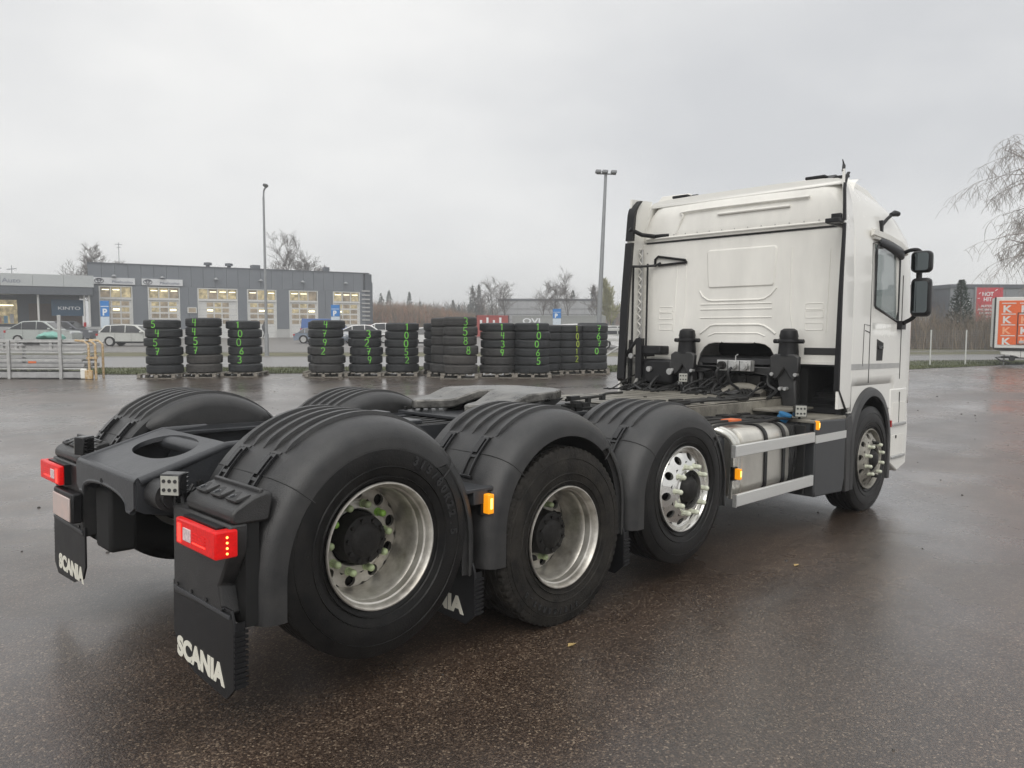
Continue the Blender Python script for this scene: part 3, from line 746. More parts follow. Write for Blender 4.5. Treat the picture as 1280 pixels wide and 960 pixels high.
# ---- cab front wheel arch
def cab_guard(s):
    P = guard_path(X4, 1.245, a=.545, zc=.66, zb=.27, zf=.27)
    rings = []
    for (x, z, nx, nz, t) in P:
        sec = [(.85, -.02), (.85, 0), (1.14, 0)]
        for k in range(1, 6):
            q = PI/2*k/5; sec.append((1.16+.105*math.sin(q), -.035*(1-math.cos(q))))
        sec += [(1.268, -.095), (1.25, -.10), (1.10, -.03)]
        rings.append([(x+nx*r, s*y, z+nz*r) for y, r in sec])
    b = MB(); b.loft(rings); g = b.build('front_mudguard', PLAST, T, smooth=38)
    b = MB(); b.prism([(5.29, .97), (5.40, 1.0), (5.43, .9), (5.405, .26), (5.30, .26)], s*1.22, s*1.262); b.build('guard_filler', PLAST, g, bev=.01)
    return g
cab_guard(-1); cab_guard(1)
MB().box(6.425, 6.45, -1.264, -1.22, .80, .87).build('red_reflector', REDR, T)

# white skin round the front wheel arch
for s in (-1, 1):
    arcp = [(X4+.535*math.cos(q), .66+.575*math.sin(q)) for q in [math.radians(36+108*k/20) for k in range(21)]]
    poly = [(5.41, 1.0), (5.41, 1.27), (6.57, 1.27), (6.57, 1.0)]+[(x, z) for x, z in arcp]
    b = MB(); b.prism(poly, s*1.195, s*1.223); b.build('arch_surround', PAINT, T, bev=.004)
    b = MB(); b.prism([(6.44, 1.27), (6.95, 1.27), (6.95, 1.19), (6.46, 1.19)], s*1.19, s*1.224); b.build('arch_surround', PAINT, T, bev=.004)
# ---- cab shell
def cab_half_width(z):
    return 1.225 if z < 2.62 else 1.225-(z-2.62)*.12-max(0, z-3.0)**2*.9
def cab_front(z):
    if z < 1.9: return 7.30
    if z < 2.7: return 7.30-(z-1.9)*.16
    return 7.17-(z-2.7)*.65
XR = 5.40
def cab_shell():
    zs = [1.02, 1.12, 1.26, 1.35, 1.46, 1.6, 1.75, 1.90, 2.05, 2.25, 2.45, 2.66, 2.76, 2.79, 2.9, 3.0, 3.1, 3.18]
    nx_ = [5.40, 5.46, 5.6, 5.75, 5.9, 5.96, 6.1, 6.25, 6.40, 6.51, 6.60, 6.72, 6.84]
    rings = []
    def ring(z, hw, xf, xr=XR, rf=.34, sc=1.):
        # right side rear->front, front arc, left side front->rear, then the rear wall
        xe = xf-rf; pts = []
        xs = [xr+(x-XR)*(xe-xr)/(6.96-XR) for x in nx_]
        for x in xs: pts.append((x, -hw, z))
        for k in range(1, 10):
            q = PI/2*k/10; pts.append((xe+rf*math.sin(q), -hw+rf*(1-math.cos(q)), z))
        pts.append((xf+.01, -hw*.35, z)); pts.append((xf+.015, 0, z)); pts.append((xf+.01, hw*.35, z))
        for k in range(9, 0, -1):
            q = PI/2*k/10; pts.append((xe+rf*math.sin(q), hw-rf*(1-math.cos(q)), z))
        for x in reversed(xs): pts.append((x, hw, z))
        return pts
    R_ = [ring(z, cab_half_width(z), cab_front(z)) for z in zs]
    # roof: follows the falling side line
    def roof_z(x): return 3.285-max(0, x-5.35)*.14-max(0, x-6.3)**2*.35
    last = R_[-1]; n = len(last)
    def inset(base, k, dz):
        out = []
        for (x, y, z) in base:
            cx, cy = 6.1, 0
            out.append((cx+(x-cx)*(1-k*.9) if x > cx else x, cy+(y-cy)*(1-k), min(z+dz, 9)))
        return out
    r1 = inset(last, .012, .03); r2 = inset(last, .035, .055); r3 = inset(last, .07, .075); r4 = inset(last, .2, .09); r5 = inset(last, .6, .10)
    allr = R_+[r1, r2, r3, r4, r5]
    # slope the crown down towards the front
    adj = []
    for r in allr:
        rr = []
        for (x, y, z) in r:
            if z > 2.8:
                lim = roof_z(x); top0 = 3.285; f = (z-2.8)/(top0-2.8); z = 2.8+f*(lim-2.8)
            rr.append((x, y, z))
        adj.append(rr)
    b = MB(); n = len(adj[0]); vs = [p for r in adj for p in r]; fs = []
    ns = len(nx_)
    for i in range(len(adj)-1):
        for j in range(n):
            j2 = (j+1) % n
            z0 = zs[i] if i < len(zs) else 99
            if j == n-1 and i < len(zs): continue                       # rear wall is built apart
            xa = nx_[j] if j < ns-1 else (nx_[n-1-j-1] if n-ns <= j < n-1 else None)
            if xa is not None:
                if 5.95 <= xa < 6.59 and 1.89 < z0 < 2.65: continue       # side windows
                if z0 < 1.25 and 5.44 < xa < 6.50: continue               # wheel arch
            else:
                if z0 < 1.12: pass
                if 1.95 < z0 < 2.7 and 5 <= (j-ns) <= 18: continue        # windscreen
            fs.append((i*n+j, i*n+j2, (i+1)*n+j2, (i+1)*n+j))
    fs.append(tuple(range((len(adj)-1)*n, len(adj)*n)))
    b.add(vs, fs); o = b.build('cab_body', PAINT, T, smooth=40)
    so_ = o.modifiers.new('thick', 'SOLIDIFY'); so_.thickness = .03; so_.offset = -1
    # windscreen
    ws = MB(); rr = []
    for z in (2.04, 2.3, 2.68):
        hw = cab_half_width(z); xf = cab_front(z); rr.append([(xf-.03-.11*abs(k/6)**3, hw*.90*k/6, z) for k in range(-6, 7)])
    ws.loft(rr, closed=False, caps=False); ws.build('windscreen', GLASS, T, fix=False)
    return o
cab_shell()
# rear wall with its pressings
def rear_wall():
    HW = 1.19
    out = [(-HW, 1.47), (-.55, 1.47), (-.525, 1.31), (-.50, 1.34), (-.485, 1.45), (-.46, 1.545), (-.42, 1.61), (-.36, 1.648), (-.29, 1.66), (.22, 1.66), (.29, 1.648), (.35, 1.61), (.40, 1.545), (.43, 1.45), (.45, 1.34), (.48, 1.31), (.55, 1.47), (HW, 1.47), (HW, 2.785), (-HW, 2.785)]
    b = MB(); b.prism(out, XR-.02, XR+.01, 'x'); wl = b.build('rear_wall', PAINTD, T, bev=.008)
    # upper module, leaning and rounded at its edges
    rings = []
    for z, hw, x in ((2.80, 1.12, XR-.035), (2.83, 1.13, XR-.045), (2.9, 1.11, XR-.045), (3.05, 1.06, XR-.03), (3.15, .99, XR-.01), (3.22, .93, XR+.03), (3.262, .86, XR+.10), (3.275, .80, XR+.2)):
        h_ = hw
        rings.append([(x+.16, -1.14, z), (x+.02, -h_-.04, z), (x, -h_+.04, z)]+[(x-.008*math.cos(k/5*PI/2), h_*k/6, z) for k in range(-5, 6)]+[(x, h_-.04, z), (x+.02, h_+.04, z), (x+.16, 1.14, z)])
    b = MB(); b.loft(rings, closed=False, caps=False); um = b.build('roof_module_wall', PAINTD, T, smooth=50)
    MB().box(XR-.028, XR-.015, -1.13, 1.13, 2.782, 2.797).build('roof_seam', SEAM, um)
    b = MB(); b.tube([(XR-.045, -1.13, 2.835), (XR-.052, -.5, 2.835), (XR-.052, .5, 2.835), (XR-.045, 1.12, 2.835)], .012, 8); b.build('pressed_bead', PAINTD, um)
    b = MB(); b.tube([(XR-.05, -.60, 3.03), (XR-.055, .20, 3.03)], .014, 8); b.build('pressed_bead', PAINTD, um)
    b = MB(); b.tube(smooth_path([(XR-.046, -.80, 3.10), (XR-.05, .55, 3.10), (XR-.046, .64, 3.05), (XR-.048, .72, 2.87)], 5), .013, 8); b.build('pressed_bead', PAINTD, um)
    def bead(pts, r=.011, closed=False):
        r *= .8
        P = [(XR-.02, y, z) for y, z in pts]
        if closed: P.append(P[0])
        b = MB(); b.tube(P, r, 8); b.build('pressed_bead', PAINTD, wl)
    def rr(y0, y1, z0, z1, sh=.0, r=.03):
        pts = []
        for cy, cz, a in ((y1-r, z1-r, 0), (y0+r, z1-r, 90), (y0+r+sh, z0+r, 180), (y1-r-sh, z0+r, 270)):
            for k in range(5):
                q = math.radians(a+22.5*k); pts.append((cy+r*math.cos(q), cz+r*math.sin(q)))
        return pts
    p = rr(-.46, .33, 2.255, 2.65, .02); b = MB(); b.prism(p, XR-.032, XR-.019, 'x'); b.build('pressed_panel', PAINTD, wl, bev=.006); bead(p, .009, True)
    bead([(.42, 2.22), (.38, 2.16), (.31, 2.12), (.25, 2.112), (-.28, 2.112), (-.34, 2.12), (-.41, 2.16), (-.47, 2.23)], .013)
    for z in (2.075, 2.02, 1.93): bead([(.405, z), (-.425, z)], .009)
    bead([(.40, 1.76), (.34, 1.80), (.28, 1.845), (.22, 1.855), (-.29, 1.855), (-.35, 1.84), (-.42, 1.80), (-.47, 1.76)], .014)
    bead([(.30, 1.735), (.22, 1.765), (-.28, 1.765), (-.36, 1.735)], .009)
    for y0, y1 in ((.73, .97), (-.99, -.75)):
        bead([(y0-.02, 2.58), (y0+.02 if y0 > 0 else y0, 1.78)], .008)
        for z0, z1 in ((1.92, 1.99), (1.99+.015, 2.06), (1.80, 1.87)): bead(rr(y0+.03, y1-.03, z0, z1, 0, .015), .006, True)
    bead([(.60, 2.62), (.60, 2.0), (.66, 1.60)], .008); bead([(-.62, 2.62), (-.62, 2.0), (-.68, 1.66)], .008)
    MB().box(XR-.028, XR-.015, -1.12, -.78, 1.555, 1.625).build('vent_slot', SEAM, wl, bev=.02)
    for y0, y1 in ((-1.14, -.53), (.56, 1.14)): MB().box(XR-.03, XR-.015, y0, y1, 1.462, 1.49).build('lower_flange', PAINTD, wl)
    for y in (-.26, .12): MB().cyl((XR-.02, y, 1.655), (XR-.05, y, 1.665), .008, n=8).build('flange_pin', SEAM, wl)
rear_wall()
b = MB()
for k in range(15): b.cyl((XR-.045, -1.05+.15*k, 2.86), (XR-.056, -1.05+.15*k, 2.86), .007, n=6)
for k in range(9): b.cyl((XR-.02, 1.12, 1.56+.14*k), (XR-.03, 1.12, 1.56+.14*k), .007, n=6)
b.build('rivets', SILV, T)['kind'] = 'stuff'
# side wind deflectors behind the cab
def deflector(s):
    zs = [1.06, 1.3, 1.7, 2.2, 2.75, 3.0, 3.15, 3.27]
    def prof(z):
        k = max(0, z-2.75)/.52
        tail = 5.095+.05*max(0, (z-2.2))*.8
        yt = (1.285-.043*(z-1.3) if s > 0 else 1.25-.03*k); return tail, yt
    rings = []
    for z in zs:
        xt, yt = prof(z); hw = cab_half_width(min(z, 3.2))
        rings.append([(5.42, s*(hw+.005), z), (5.27, s*(hw+yt+.01)/2, z), (xt, s*yt, z), (xt, s*(yt-.025), z), (5.27, s*((hw+yt)/2-.015), z), (5.42, s*(hw-.02), z)])
    b = MB(); b.loft(rings); d = b.build('side_deflector', PAINT, T, smooth=30)
    def strip(z0, z1):
        rr = []
        for k in range(9):
            z = z0+(z1-z0)*k/8; xt, yt = prof(z); lean = 0; iw = .10 if s > 0 else max(.014, .046-.016*(z-1.0)); tx = 1 if s > 0 else .45
            if z < 1.22: lean = (1.22-z)*1.0
            if z > 3.08: lean += (z-3.08)**2*3.2
            rr.append([(xt+.02*tx+lean, s*(yt+.008), z), (xt-.028*tx+lean, s*(yt+.004), z), (xt-.034*tx+lean, s*(yt-iw), z), (xt+.015*tx+lean, s*(yt-iw+.01), z)])
        b = MB(); b.loft(rr); b.build('edge_trim', PLAST2, d, smooth=30)
    strip(1.02, 2.775); strip(2.80, 3.255)
    # perforated strut and black grab frame on the inner side
    if s > 0:
        b = MB(); b.box(5.30, 5.325, 1.135, 1.185, 1.25, 2.72); st = b.build('ladder_strut', SILV, d, bev=.003)
        for k in range(16):
            z = 1.32+k*.088; b = MB(); b.tube([(5.292, 1.14, z), (5.292, 1.18, z+.044), (5.292, 1.14, z+.088)], .007, 6); b.build('strut_lace', PAINTD, st)
        b = MB()
        for y, x, z0, z1 in ((1.185, 5.20, 1.25, 2.52), (1.06, 5.30, 1.35, 2.55)): b.tube([(x, y, z0), (x, y, z1)], .012, 8)
        b.tube([(5.13, 1.24, 2.52), (5.25, 1.13, 2.52), (5.34, .98, 2.53), (5.37, .93, 2.56)], .014, 8)
        b.tube([(5.12, 1.24, 1.50), (5.25, 1.13, 1.50), (5.36, .98, 1.51)], .014, 8)
        b.tube([(5.18, 1.19, 1.18), (5.19, 1.19, 1.68)], .024, 8)
        b.build('inner_handrail', PLAST2, d)
        b = MB(); b.tube([(5.36, 1.0, 2.53), (5.36, 1.0, 2.60), (5.36, .96, 2.63), (5.36, .60, 2.57), (5.36, .58, 2.545), (5.36, .95, 2.53)], .014, 8); b.build('grab_handle', PLAST2, T)
        b = MB(); b.tube([(5.08, 1.16, 2.93), (5.2, 1.08, 2.87), (5.35, 1.0, 2.86), (5.37, .82, 2.86)], .024, 8); b.build('deflector_stay', PLAST2, T)
    else:
        b = MB(); b.box(5.02, 5.14, -1.235, -1.10, 2.775, 2.815); b.cb((5.12, -1.17, 2.83), (.06, .09, .07)); b.box(5.05, 5.40, -1.14, -1.10, 2.77, 2.80)
        b.build('deflector_stay', PLAST2, T, bev=.006)
deflector(1); deflector(-1)
# roof air deflector lugs
for yc in (-.86, .68):
    b = MB(); b.prism([(5.42, 3.255), (5.50, 3.305), (5.56, 3.30), (5.60, 3.255)], yc-.13, yc+.10); b.cb((5.45, yc+.04, 3.285), (.10, .20, .03)); b.cb((5.5, yc-.18, 3.275), (.06, .14, .025))
    b.build('roof_hinge', PLAST2, T, bev=.008)
b = MB(); b.tube([(5.15, -1.2, 3.25), (5.16, -1.2, 3.30), (5.17, -1.19, 3.33), (5.15, -1.19, 3.36)], [.016, .016, .008, .004], 8); b.build('marker_stub', PLAST2, T)
b = MB(); b.loft([[(x, y, z) for x, z in ((5.62, 3.27), (5.58, 3.315), (6.2, 3.26), (6.9, 3.05), (6.9, 3.0))] for y in (-1.02, -1.0, 1.0, 1.02)]); b.build('roof_fairing', PAINT, T, bev=.02)
b = MB(); b.loft([[(5.44, .62, 3.26), (5.44, .62, 3.315), (5.50, 1.02, 3.335), (5.50, 1.10, 3.26)], [(5.60, .62, 3.26), (5.60, .62, 3.30), (5.75, 1.02, 3.30), (5.75, 1.10, 3.24)]]); b.build('roof_fin', PAINTD, T, bev=.01)

# ---- right and left flanks: door, window, trim
def flank(s):
    y = s*1.2265
    def yb(a, b_): return min(a, b_), max(a, b_)
    def line(pts, r=.004, nm='door_seam', m_=SEAM, par=None):
        b = MB(); b.tube([(x, s*(cab_half_width(z)+.002), z) for x, z in pts], r, 5); return b.build(nm, m_, par or T)
    # wedge that closes the sloping sill, and the glass
    b = MB(); b.prism([(5.94, 1.88), (6.61, 1.88), (6.61, 1.905), (5.94, 2.045)], s*1.20, s*1.226); b.build('door_sill', PAINT, T)
    for pts, nm in (([(5.955, 2.04), (6.60, 1.905)], 0), ([(5.955, 2.04), (5.955, 2.60), (6.0, 2.65)], 1), ([(6.0, 2.65), (6.58, 2.65)], 2), ([(6.60, 1.90), (6.60, 2.65)], 3)):
        b = MB(); b.tube([(x, s*1.226, z) for x, z in pts], .014, 6); b.build('window_seal', GLOSSB, T)
    b = MB(); b.prism([(5.95, 2.03), (6.60, 1.895), (6.60, 2.66), (5.95, 2.66)], s*1.212, s*1.218); b.build('side_window', GLASS, T)
    d = line([(5.86, 1.28), (5.86, 1.7), (5.865, 2.66)]); line([(5.865, 2.66), (6.1, 2.70), (6.7, 2.68)]); line([(6.72, 1.3), (6.72, 2.4)])
    line([(5.86, 1.78), (5.74, 1.80)]); line([(5.70, 1.45), (5.71, 1.86), (5.86, 1.85)], .003)
    b = MB(); b.prism([(6.05, 1.50), (6.21, 1.50), (6.23, 1.68), (6.05, 1.72)], s*1.222, s*1.2285); h = b.build('handle_recess', SEAM, T, bev=.01)
    b = MB(); b.box(6.07, 6.19, *yb(s*1.2285, s*1.245), 1.62, 1.65); b.build('door_handle', GLOSSB, h, bev=.005)
    b = MB()
    b.prism([(5.10, 1.415), (6.7, 1.42), (6.7, 1.47), (5.10, 1.475)], s*1.224, s*1.2275)
    b.build('side_stripe', GREYST, T)
    # rain gutter over the door
    b = MB(); b.tube(smooth_path([(5.86, s*1.225, 2.72), (6.2, s*1.235, 2.70), (6.6, s*1.235, 2.67), (6.78, s*1.2, 2.62)]), .018, 8); b.build('drip_rail', PAINT, T)
    b = MB(); b.loft([[(x, s*(1.225+o_), z) for o_, z in ((0, z0), (.035, z0-.01), (.03, z0-.06), (0, z0-.075))] for x, z0 in ((5.80, 2.80), (6.2, 2.78), (6.55, 2.74), (6.76, 2.68))]); b.build('upper_moulding', PAINTD, T, smooth=20)
    # dark tube visor above the window
    b = MB(); rings = []
    for x, z, k in ((5.99, 2.69, .4), (6.02, 2.685, .9), (6.3, 2.66, 1.2), (6.52, 2.625, 1.3), (6.6, 2.60, 1.1), (6.63, 2.595, .5)):
        rings.append([(x, s*(1.245+.028*k*math.cos(q)), z+.045*k*math.sin(q)) for q in [2*PI*j/10 for j in range(10)]])
    b.loft(rings); b.build('window_visor', PANEL, T, smooth=50)
    # camera arm
    b = MB(); b.cb((6.10, s*1.205, 2.845), (.03, .04, .13)); b.tube([(6.10, s*1.21, 2.86), (6.18, s*1.23, 2.93), (6.26, s*1.25, 2.985)], .017, 8); b.tube([(6.24, s*1.245, 2.98), (6.30, s*1.26, 3.0), (6.37, s*1.27, 3.0)], [.02, .032, .026], 8)
    b.build('camera_arm', PLAST2, T)
    # mirror pair
    def head(x0, x1, z0, z1, nm, yb_=1.42, ya=1.66, taper=0.):
        b = MB(); rings = []
        for k, (f, q) in enumerate(((0, .85), (.15, .97), (.6, 1), (.85, .92), (1, .7))):
            x = x0+(x1-x0)*f; hh = (z1-z0)/2*q; ww = (ya-yb_)/2*q; cz = (z0+z1)/2; cy = (ya+yb_)/2
            rings.append([(x, s*(cy+p[0]), cz+p[1]+taper*(p[0]/ww if ww else 0)*0) for p in rsec(2*ww, 2*hh, .045*q+.005, 4)])
        b.loft(rings); m_ = b.build(nm, PLAST2, T, smooth=40)
        b = MB(); ww = (ya-yb_)/2; hh = (z1-z0)/2
        b.prism([(s*((ya+yb_)/2)+p[0], (z0+z1)/2+p[1]) for p in rsec(2*ww*.78, 2*hh*.80, .03, 4)], x0-.006, x0+.004, 'x'); b.build('mirror_glass', MIRG, m_)
        return m_
    head(6.50, 6.62, 1.955, 2.355, 'main_mirror', 1.37, 1.56); head(6.50, 6.62, 2.405, 2.63, 'wide_angle_mirror', 1.36, 1.56)
    b = MB(); b.tube(smooth_path([(6.62, s*1.22, 2.60), (6.62, s*1.30, 2.645), (6.60, s*1.40, 2.645), (6.60, s*1.46, 2.58)]), .02, 8)
    b.tube(smooth_path([(6.64, s*1.22, 1.87), (6.63, s*1.29, 1.90), (6.60, s*1.38, 1.95), (6.60, s*1.45, 2.05)]), [.045]+[.022]*17+[.02], 8)
    b.tube([(6.60, s*1.42, 1.98), (6.60, s*1.42, 2.6)], .03, 8); b.cb((6.65, s*1.235, 1.87), (.12, .08, .09)); b.build('mirror_arm', PLAST2, T)
    # corner below the door: bumper side and steps
    b = MB(); b.prism([(6.46, 1.20), (6.95, 1.20), (7.02, .75), (7.0, .36), (6.74, .30), (6.50, .42)], s*.9, s*1.230); o = b.build('step_housing', PAINT, T, bev=.015)
    for z in (.45, .80):
        b = MB(); b.box(6.53, 6.92, *yb(s*1.0, s*1.250), z, z+.03); b.build('step_tread', SILV, o, bev=.006)
        b = MB(); b.box(6.53, 6.90, *yb(s*1.226, s*1.2335), z+.035, z+.25); b.build('step_recess', PAINTD, o)
    MB().cyl((6.66, s*1.225, .68), (6.66, s*1.238, .68), .018, n=12).build('step_hole', SEAM, o)
    MB().box(6.72, 6.73, *yb(s*1.222, s*1.2365), .80, 1.16).build('panel_gap', SEAM, o)
flank(-1); flank(1)
b = MB(); b.loft([[(7.30-(.0 if abs(y) < .9 else (abs(y)-.9)*.9)-dx, y, z) for z, dx in ((.36, .05), (.40, 0), (1.1, 0), (1.12, .05))] for y in (-1.2, -1.1, -.9, 0, .9, 1.1, 1.2)]); b.build('front_bumper', PAINT, T, bev=.01)
# cab floor, seats and everything dark beneath
MB().box(5.44, 7.1, -1.16, 1.16, 1.44, 1.50).build('cab_floor', INTER, T)
for y in (-.62, .62):
    b = MB(); b.box(6.0, 6.5, y-.25, y+.25, 1.8, 1.95); b.build('seat', INTER, T, bev=.05)
    b = MB(); b.box(5.95, 6.08, y-.24, y+.24, 1.9, 2.42); b.box(5.97, 6.07, y-.14, y+.14, 2.44, 2.62); b.build('seat_back', INTER, T, bev=.04)
MB().box(6.85, 7.15, -1.05, 1.05, 1.5, 2.02).build('dashboard', INTER, T, bev=.05)
b = MB(); b.box(5.46, 7.0, -.42, .42, .75, 1.42); b.build('engine_block', DEEP, T, bev=.05)
for y in (-.75, .75): MB().box(5.45, 6.9, y-.05, y+.05, .9, 1.45).build('inner_wheel_liner', DEEP, T)
for s in (-1, 1):
    rings = []
    P = guard_path(X4, 1.20, a=.62, zc=.68, zb=.55, zf=.5)
    b = MB(); b.loft([[(x, s*.55, z), (x, s*1.15, z), (x+.01, s*1.15, z+.01), (x+.01, s*.55, z+.01)] for x, z, *_ in P]); b.build('wheel_liner', PLAST2, T)
    for k in range(7):
        P1 = P[6+k*2]; b = MB(); b.box(-.006, .006, .58, 1.10, -.03, .012, Matrix.Translation((P1[0]+P1[2]*.012, 0 if s > 0 else -1.68, P1[1]+P1[3]*.012))); b.build('liner_rib', PLAST2, T)
# cab suspension towers with air springs
def tower(y, x=5.24):
    b = MB(); b.tube([(x, y, 1.54), (x, y, 1.72), (x, y, 1.735), (x, y, 1.79), (x, y, 1.81)], [.10, .088, .092, .08, .05], 18); t = b.build('cab_damper', PLAST2, T, smooth=40)
    b = MB(); b.tube([(x, y-.155, 1.685), (x, y+.155, 1.685)], .022, 10); b.tube([(x, y, 1.675), (x, y, 1.70)], .112, 18); b.build('damper_collar', PLAST2, t, bev=.004)
    b = MB(); b.prism([(y-.15, 1.53), (y-.145, 1.40), (y-.10, 1.30), (y-.06, 1.33), (y, 1.42), (y+.06, 1.33), (y+.10, 1.30), (y+.145, 1.40), (y+.15, 1.53), (y+.1, 1.56), (y-.1, 1.56)], x-.09, x-.03, 'x')
    b.build('damper_bracket', PLAST, t, bev=.012)
    b = MB(); b.prism([(y-.10, 1.42), (y+.12, 1.42), (y+.02, 1.02), (y-.12, .98)], x-.05, x+.06, 'x'); b.build('tower_leg', PLAST, t, bev=.02)
    b = MB()
    for dy, z in ((-.12, 1.36), (.12, 1.36), (.03, 1.22), (-.02, 1.22)): b.cyl((x-.05, y+dy, z), (x-.105, y+dy, z), .018, n=10)
    b.build('bracket_bolts', SILV, t)
tower(.475); tower(-.685)
b = MB(); b.prism([(-.60, 1.42), (.50, 1.42), (.50, 1.33), (.30, 1.345), (0, 1.40), (-.30, 1.345), (-.60, 1.30)], 5.26, 5.32, 'x'); b.build('cab_cross_beam', PLAST, T, bev=.01)
# coupling box with three sockets
cb = MB(); cb.box(5.13, 5.20, -.35, .04, 1.375, 1.485); cbx = cb.build('coupling_box', SILV, T, bev=.006)
for k in range(3):
    y = -.03-.13*k
    b = MB(); b.cyl((5.13, y, 1.43), (5.085, y, 1.43), .042, n=16); b.cyl((5.085, y, 1.43), (5.07, y, 1.43), .03, n=12); b.build('coupling', HUB if k < 1 else SILV, cbx)
    if k < 2:
        b = MB(); b.tube(smooth_path([(5.075, y, 1.41), (5.03, y+.01, 1.36), (5.06, y, 1.26), (5.15, y-.04, 1.18), (5.0, y+.1, 1.14)]), .014, 8); b.build('coupling_hose', CABLE, cbx)
    MB().box(5.13, 5.128-.004, y-.062, y-.058, 1.377, 1.483).build('box_joint', SEAM, cbx)
MB().tube([(5.14, -.17, 1.48), (5.14, -.17, 1.53), (5.13, -.20, 1.545)], .006, 6).build('hook', SILV, cbx)
# left cluster: filter, pump, levers
b = MB(); b.box(5.12, 5.30, .74, 1.0, 1.52, 1.62); b.build('pump_unit', PLAST2, T, bev=.015)
b = MB(); b.box(5.14, 5.34, .60, 1.06, 1.20, 1.47); b.build('control_box', PLAST2, T, bev=.03)
b = MB(); b.tube([(5.1, 1.20, 1.50), (5.12, 1.06, 1.68), (5.14, 1.02, 1.70)], .02, 8); b.box(5.10, 5.16, .98, 1.06, 1.25, 1.70); b.build('pump_lever', PLAST2, T)
b = MB(); b.cyl((5.10, .88, 1.36), (5.135, .88, 1.36), .03, n=14); b.cyl((5.12, .62, 1.34), (5.14, .62, 1.34), .035, n=14); b.cyl((5.1, 1.13, 1.50), (5.13, 1.13, 1.50), .03, n=12); b.build('plug', SILV, T)
rnd = random.Random(5)
b = MB()
for k in range(34):
    y0 = rnd.uniform(-.5, 1.05); y1 = y0+rnd.uniform(-.3, .3)
    b.tube(smooth_path([(5.36, y0, rnd.uniform(1.15, 1.42)), (5.2+rnd.uniform(-.06, .06), (y0+y1)/2, rnd.uniform(1.12, 1.30)), (5.05+rnd.uniform(-.1, .1), y1, rnd.uniform(1.12, 1.2)), (4.85+rnd.uniform(-.1, .2), y1+rnd.uniform(-.2, .2), 1.135)], 5), rnd.choice((.008, .011, .016)), 6)
b.build('hose_tangle', CABLE, T)['kind'] = 'stuff'
b = MB()
for k in range(12):
    b.cb((5.30+rnd.uniform(-.04, .1), rnd.uniform(-.45, 1.0), rnd.uniform(1.13, 1.3)), (rnd.uniform(.06, .2), rnd.uniform(.06, .22), rnd.uniform(.05, .16)))
b.build('engine_fittings', HUB, T, bev=.01)['kind'] = 'stuff'
b = MB(); b.tube(smooth_path([(5.12, -.05, 1.14), (5.18, -.15, 1.2), (5.22, -.3, 1.2), (5.2, -.45, 1.14)]), .05, 12); b.build('dusty_duct', DUST, T)
b = MB(); b.tube(smooth_path([(5.32, .35, 1.45), (5.3, .33, 1.3), (5.27, .3, 1.14)]), .03, 10); b.build('coolant_hose', CABLE, T)
b = MB(); b.tube(smooth_path([(5.40, 1.10, 1.36), (5.28, 1.16, 1.22), (5.2, 1.2, 1.05)]), .022, 8); b.build('bright_guard_edge', PAINT, T)
# ================================================================== THE YARD BEHIND
def interp(pts):
    def f(r):
        if r <= pts[0][0]: return pts[0][1]
        for (a, x), (b, y) in zip(pts, pts[1:]):
            if r <= b: return x+(y-x)*(r-a)/(b-a)
        return pts[-1][1]
    return f
E0 = interp([(-60, 22), (-12, 24.7), (3, 26.4), (14.5, 28.4), (20, 31.8), (60, 45)])
E1 = interp([(-60, 25), (-12, 28), (3, 30), (17, 34.4), (60, 44)])
E2 = interp([(-60, 34), (-18, 36.6), (3, 38), (20, 40.5), (60, 50)])
E3 = interp([(-60, 40), (-20, 42.3), (3, 43.5), (24, 46.3), (60, 56)])
rl = rng(-58, 58, 116)
sheet('verge', rl, [E0, lambda r: (E0(r)+E1(r))/2, E1], GRASS, .014, wob=.12)
sheet('road', rl, [E1, lambda r: (E1(r)+E2(r))/2, E2], ROADM, .010)
sheet('far_verge', rl, [E2, lambda r: (E2(r)+E3(r))/2, E3], GRASSD, .016, wob=.1)
sheet('parking_lot', rng(-58, 14, 72), [E3, lambda r: 60, lambda r: 80, lambda r: 112], LOT, .008)
sheet('field', rng(14, 60, 30), [E3, lambda r: 62, lambda r: 90, lambda r: 120], GRASSD, .012)
k_ = MB()
for e, zz in ((E1, .05), (E2, .05), (E3, .07)):
    k_ = MB(); rr = rng(-40, 40, 80)
    k_.loft([[W(r, e(r)-.06, 0), W(r, e(r)-.06, zz), W(r, e(r)+.06, zz), W(r, e(r)+.06, 0)] for r in rr]); k_.build('kerb', KERB)['kind'] = 'structure'
# grass blades on the near verge
gb = MB(); rg = random.Random(11)
for i in range(15000):
    r = rg.uniform(-17, 22); e0, e1 = E0(r), E1(r); d = e0+(e1-e0)*rg.random()**1.4-.08
    h = rg.uniform(.03, .11); a = rg.uniform(0, PI); dx, dy = .012*math.cos(a), .012*math.sin(a)
    p = W(r, d, .01); lx, ly = rg.uniform(-.03, .03), rg.uniform(-.03, .03)
    gb.add([(p.x-dx, p.y-dy, p.z), (p.x+dx, p.y+dy, p.z), (p.x+lx, p.y+ly, p.z+h)], [(0, 1, 2)])
tag(gb.build('grass', GRASS, smooth=0, fix=False), 'short green grass strip between the yard and the road', 'grass', kind='stuff')

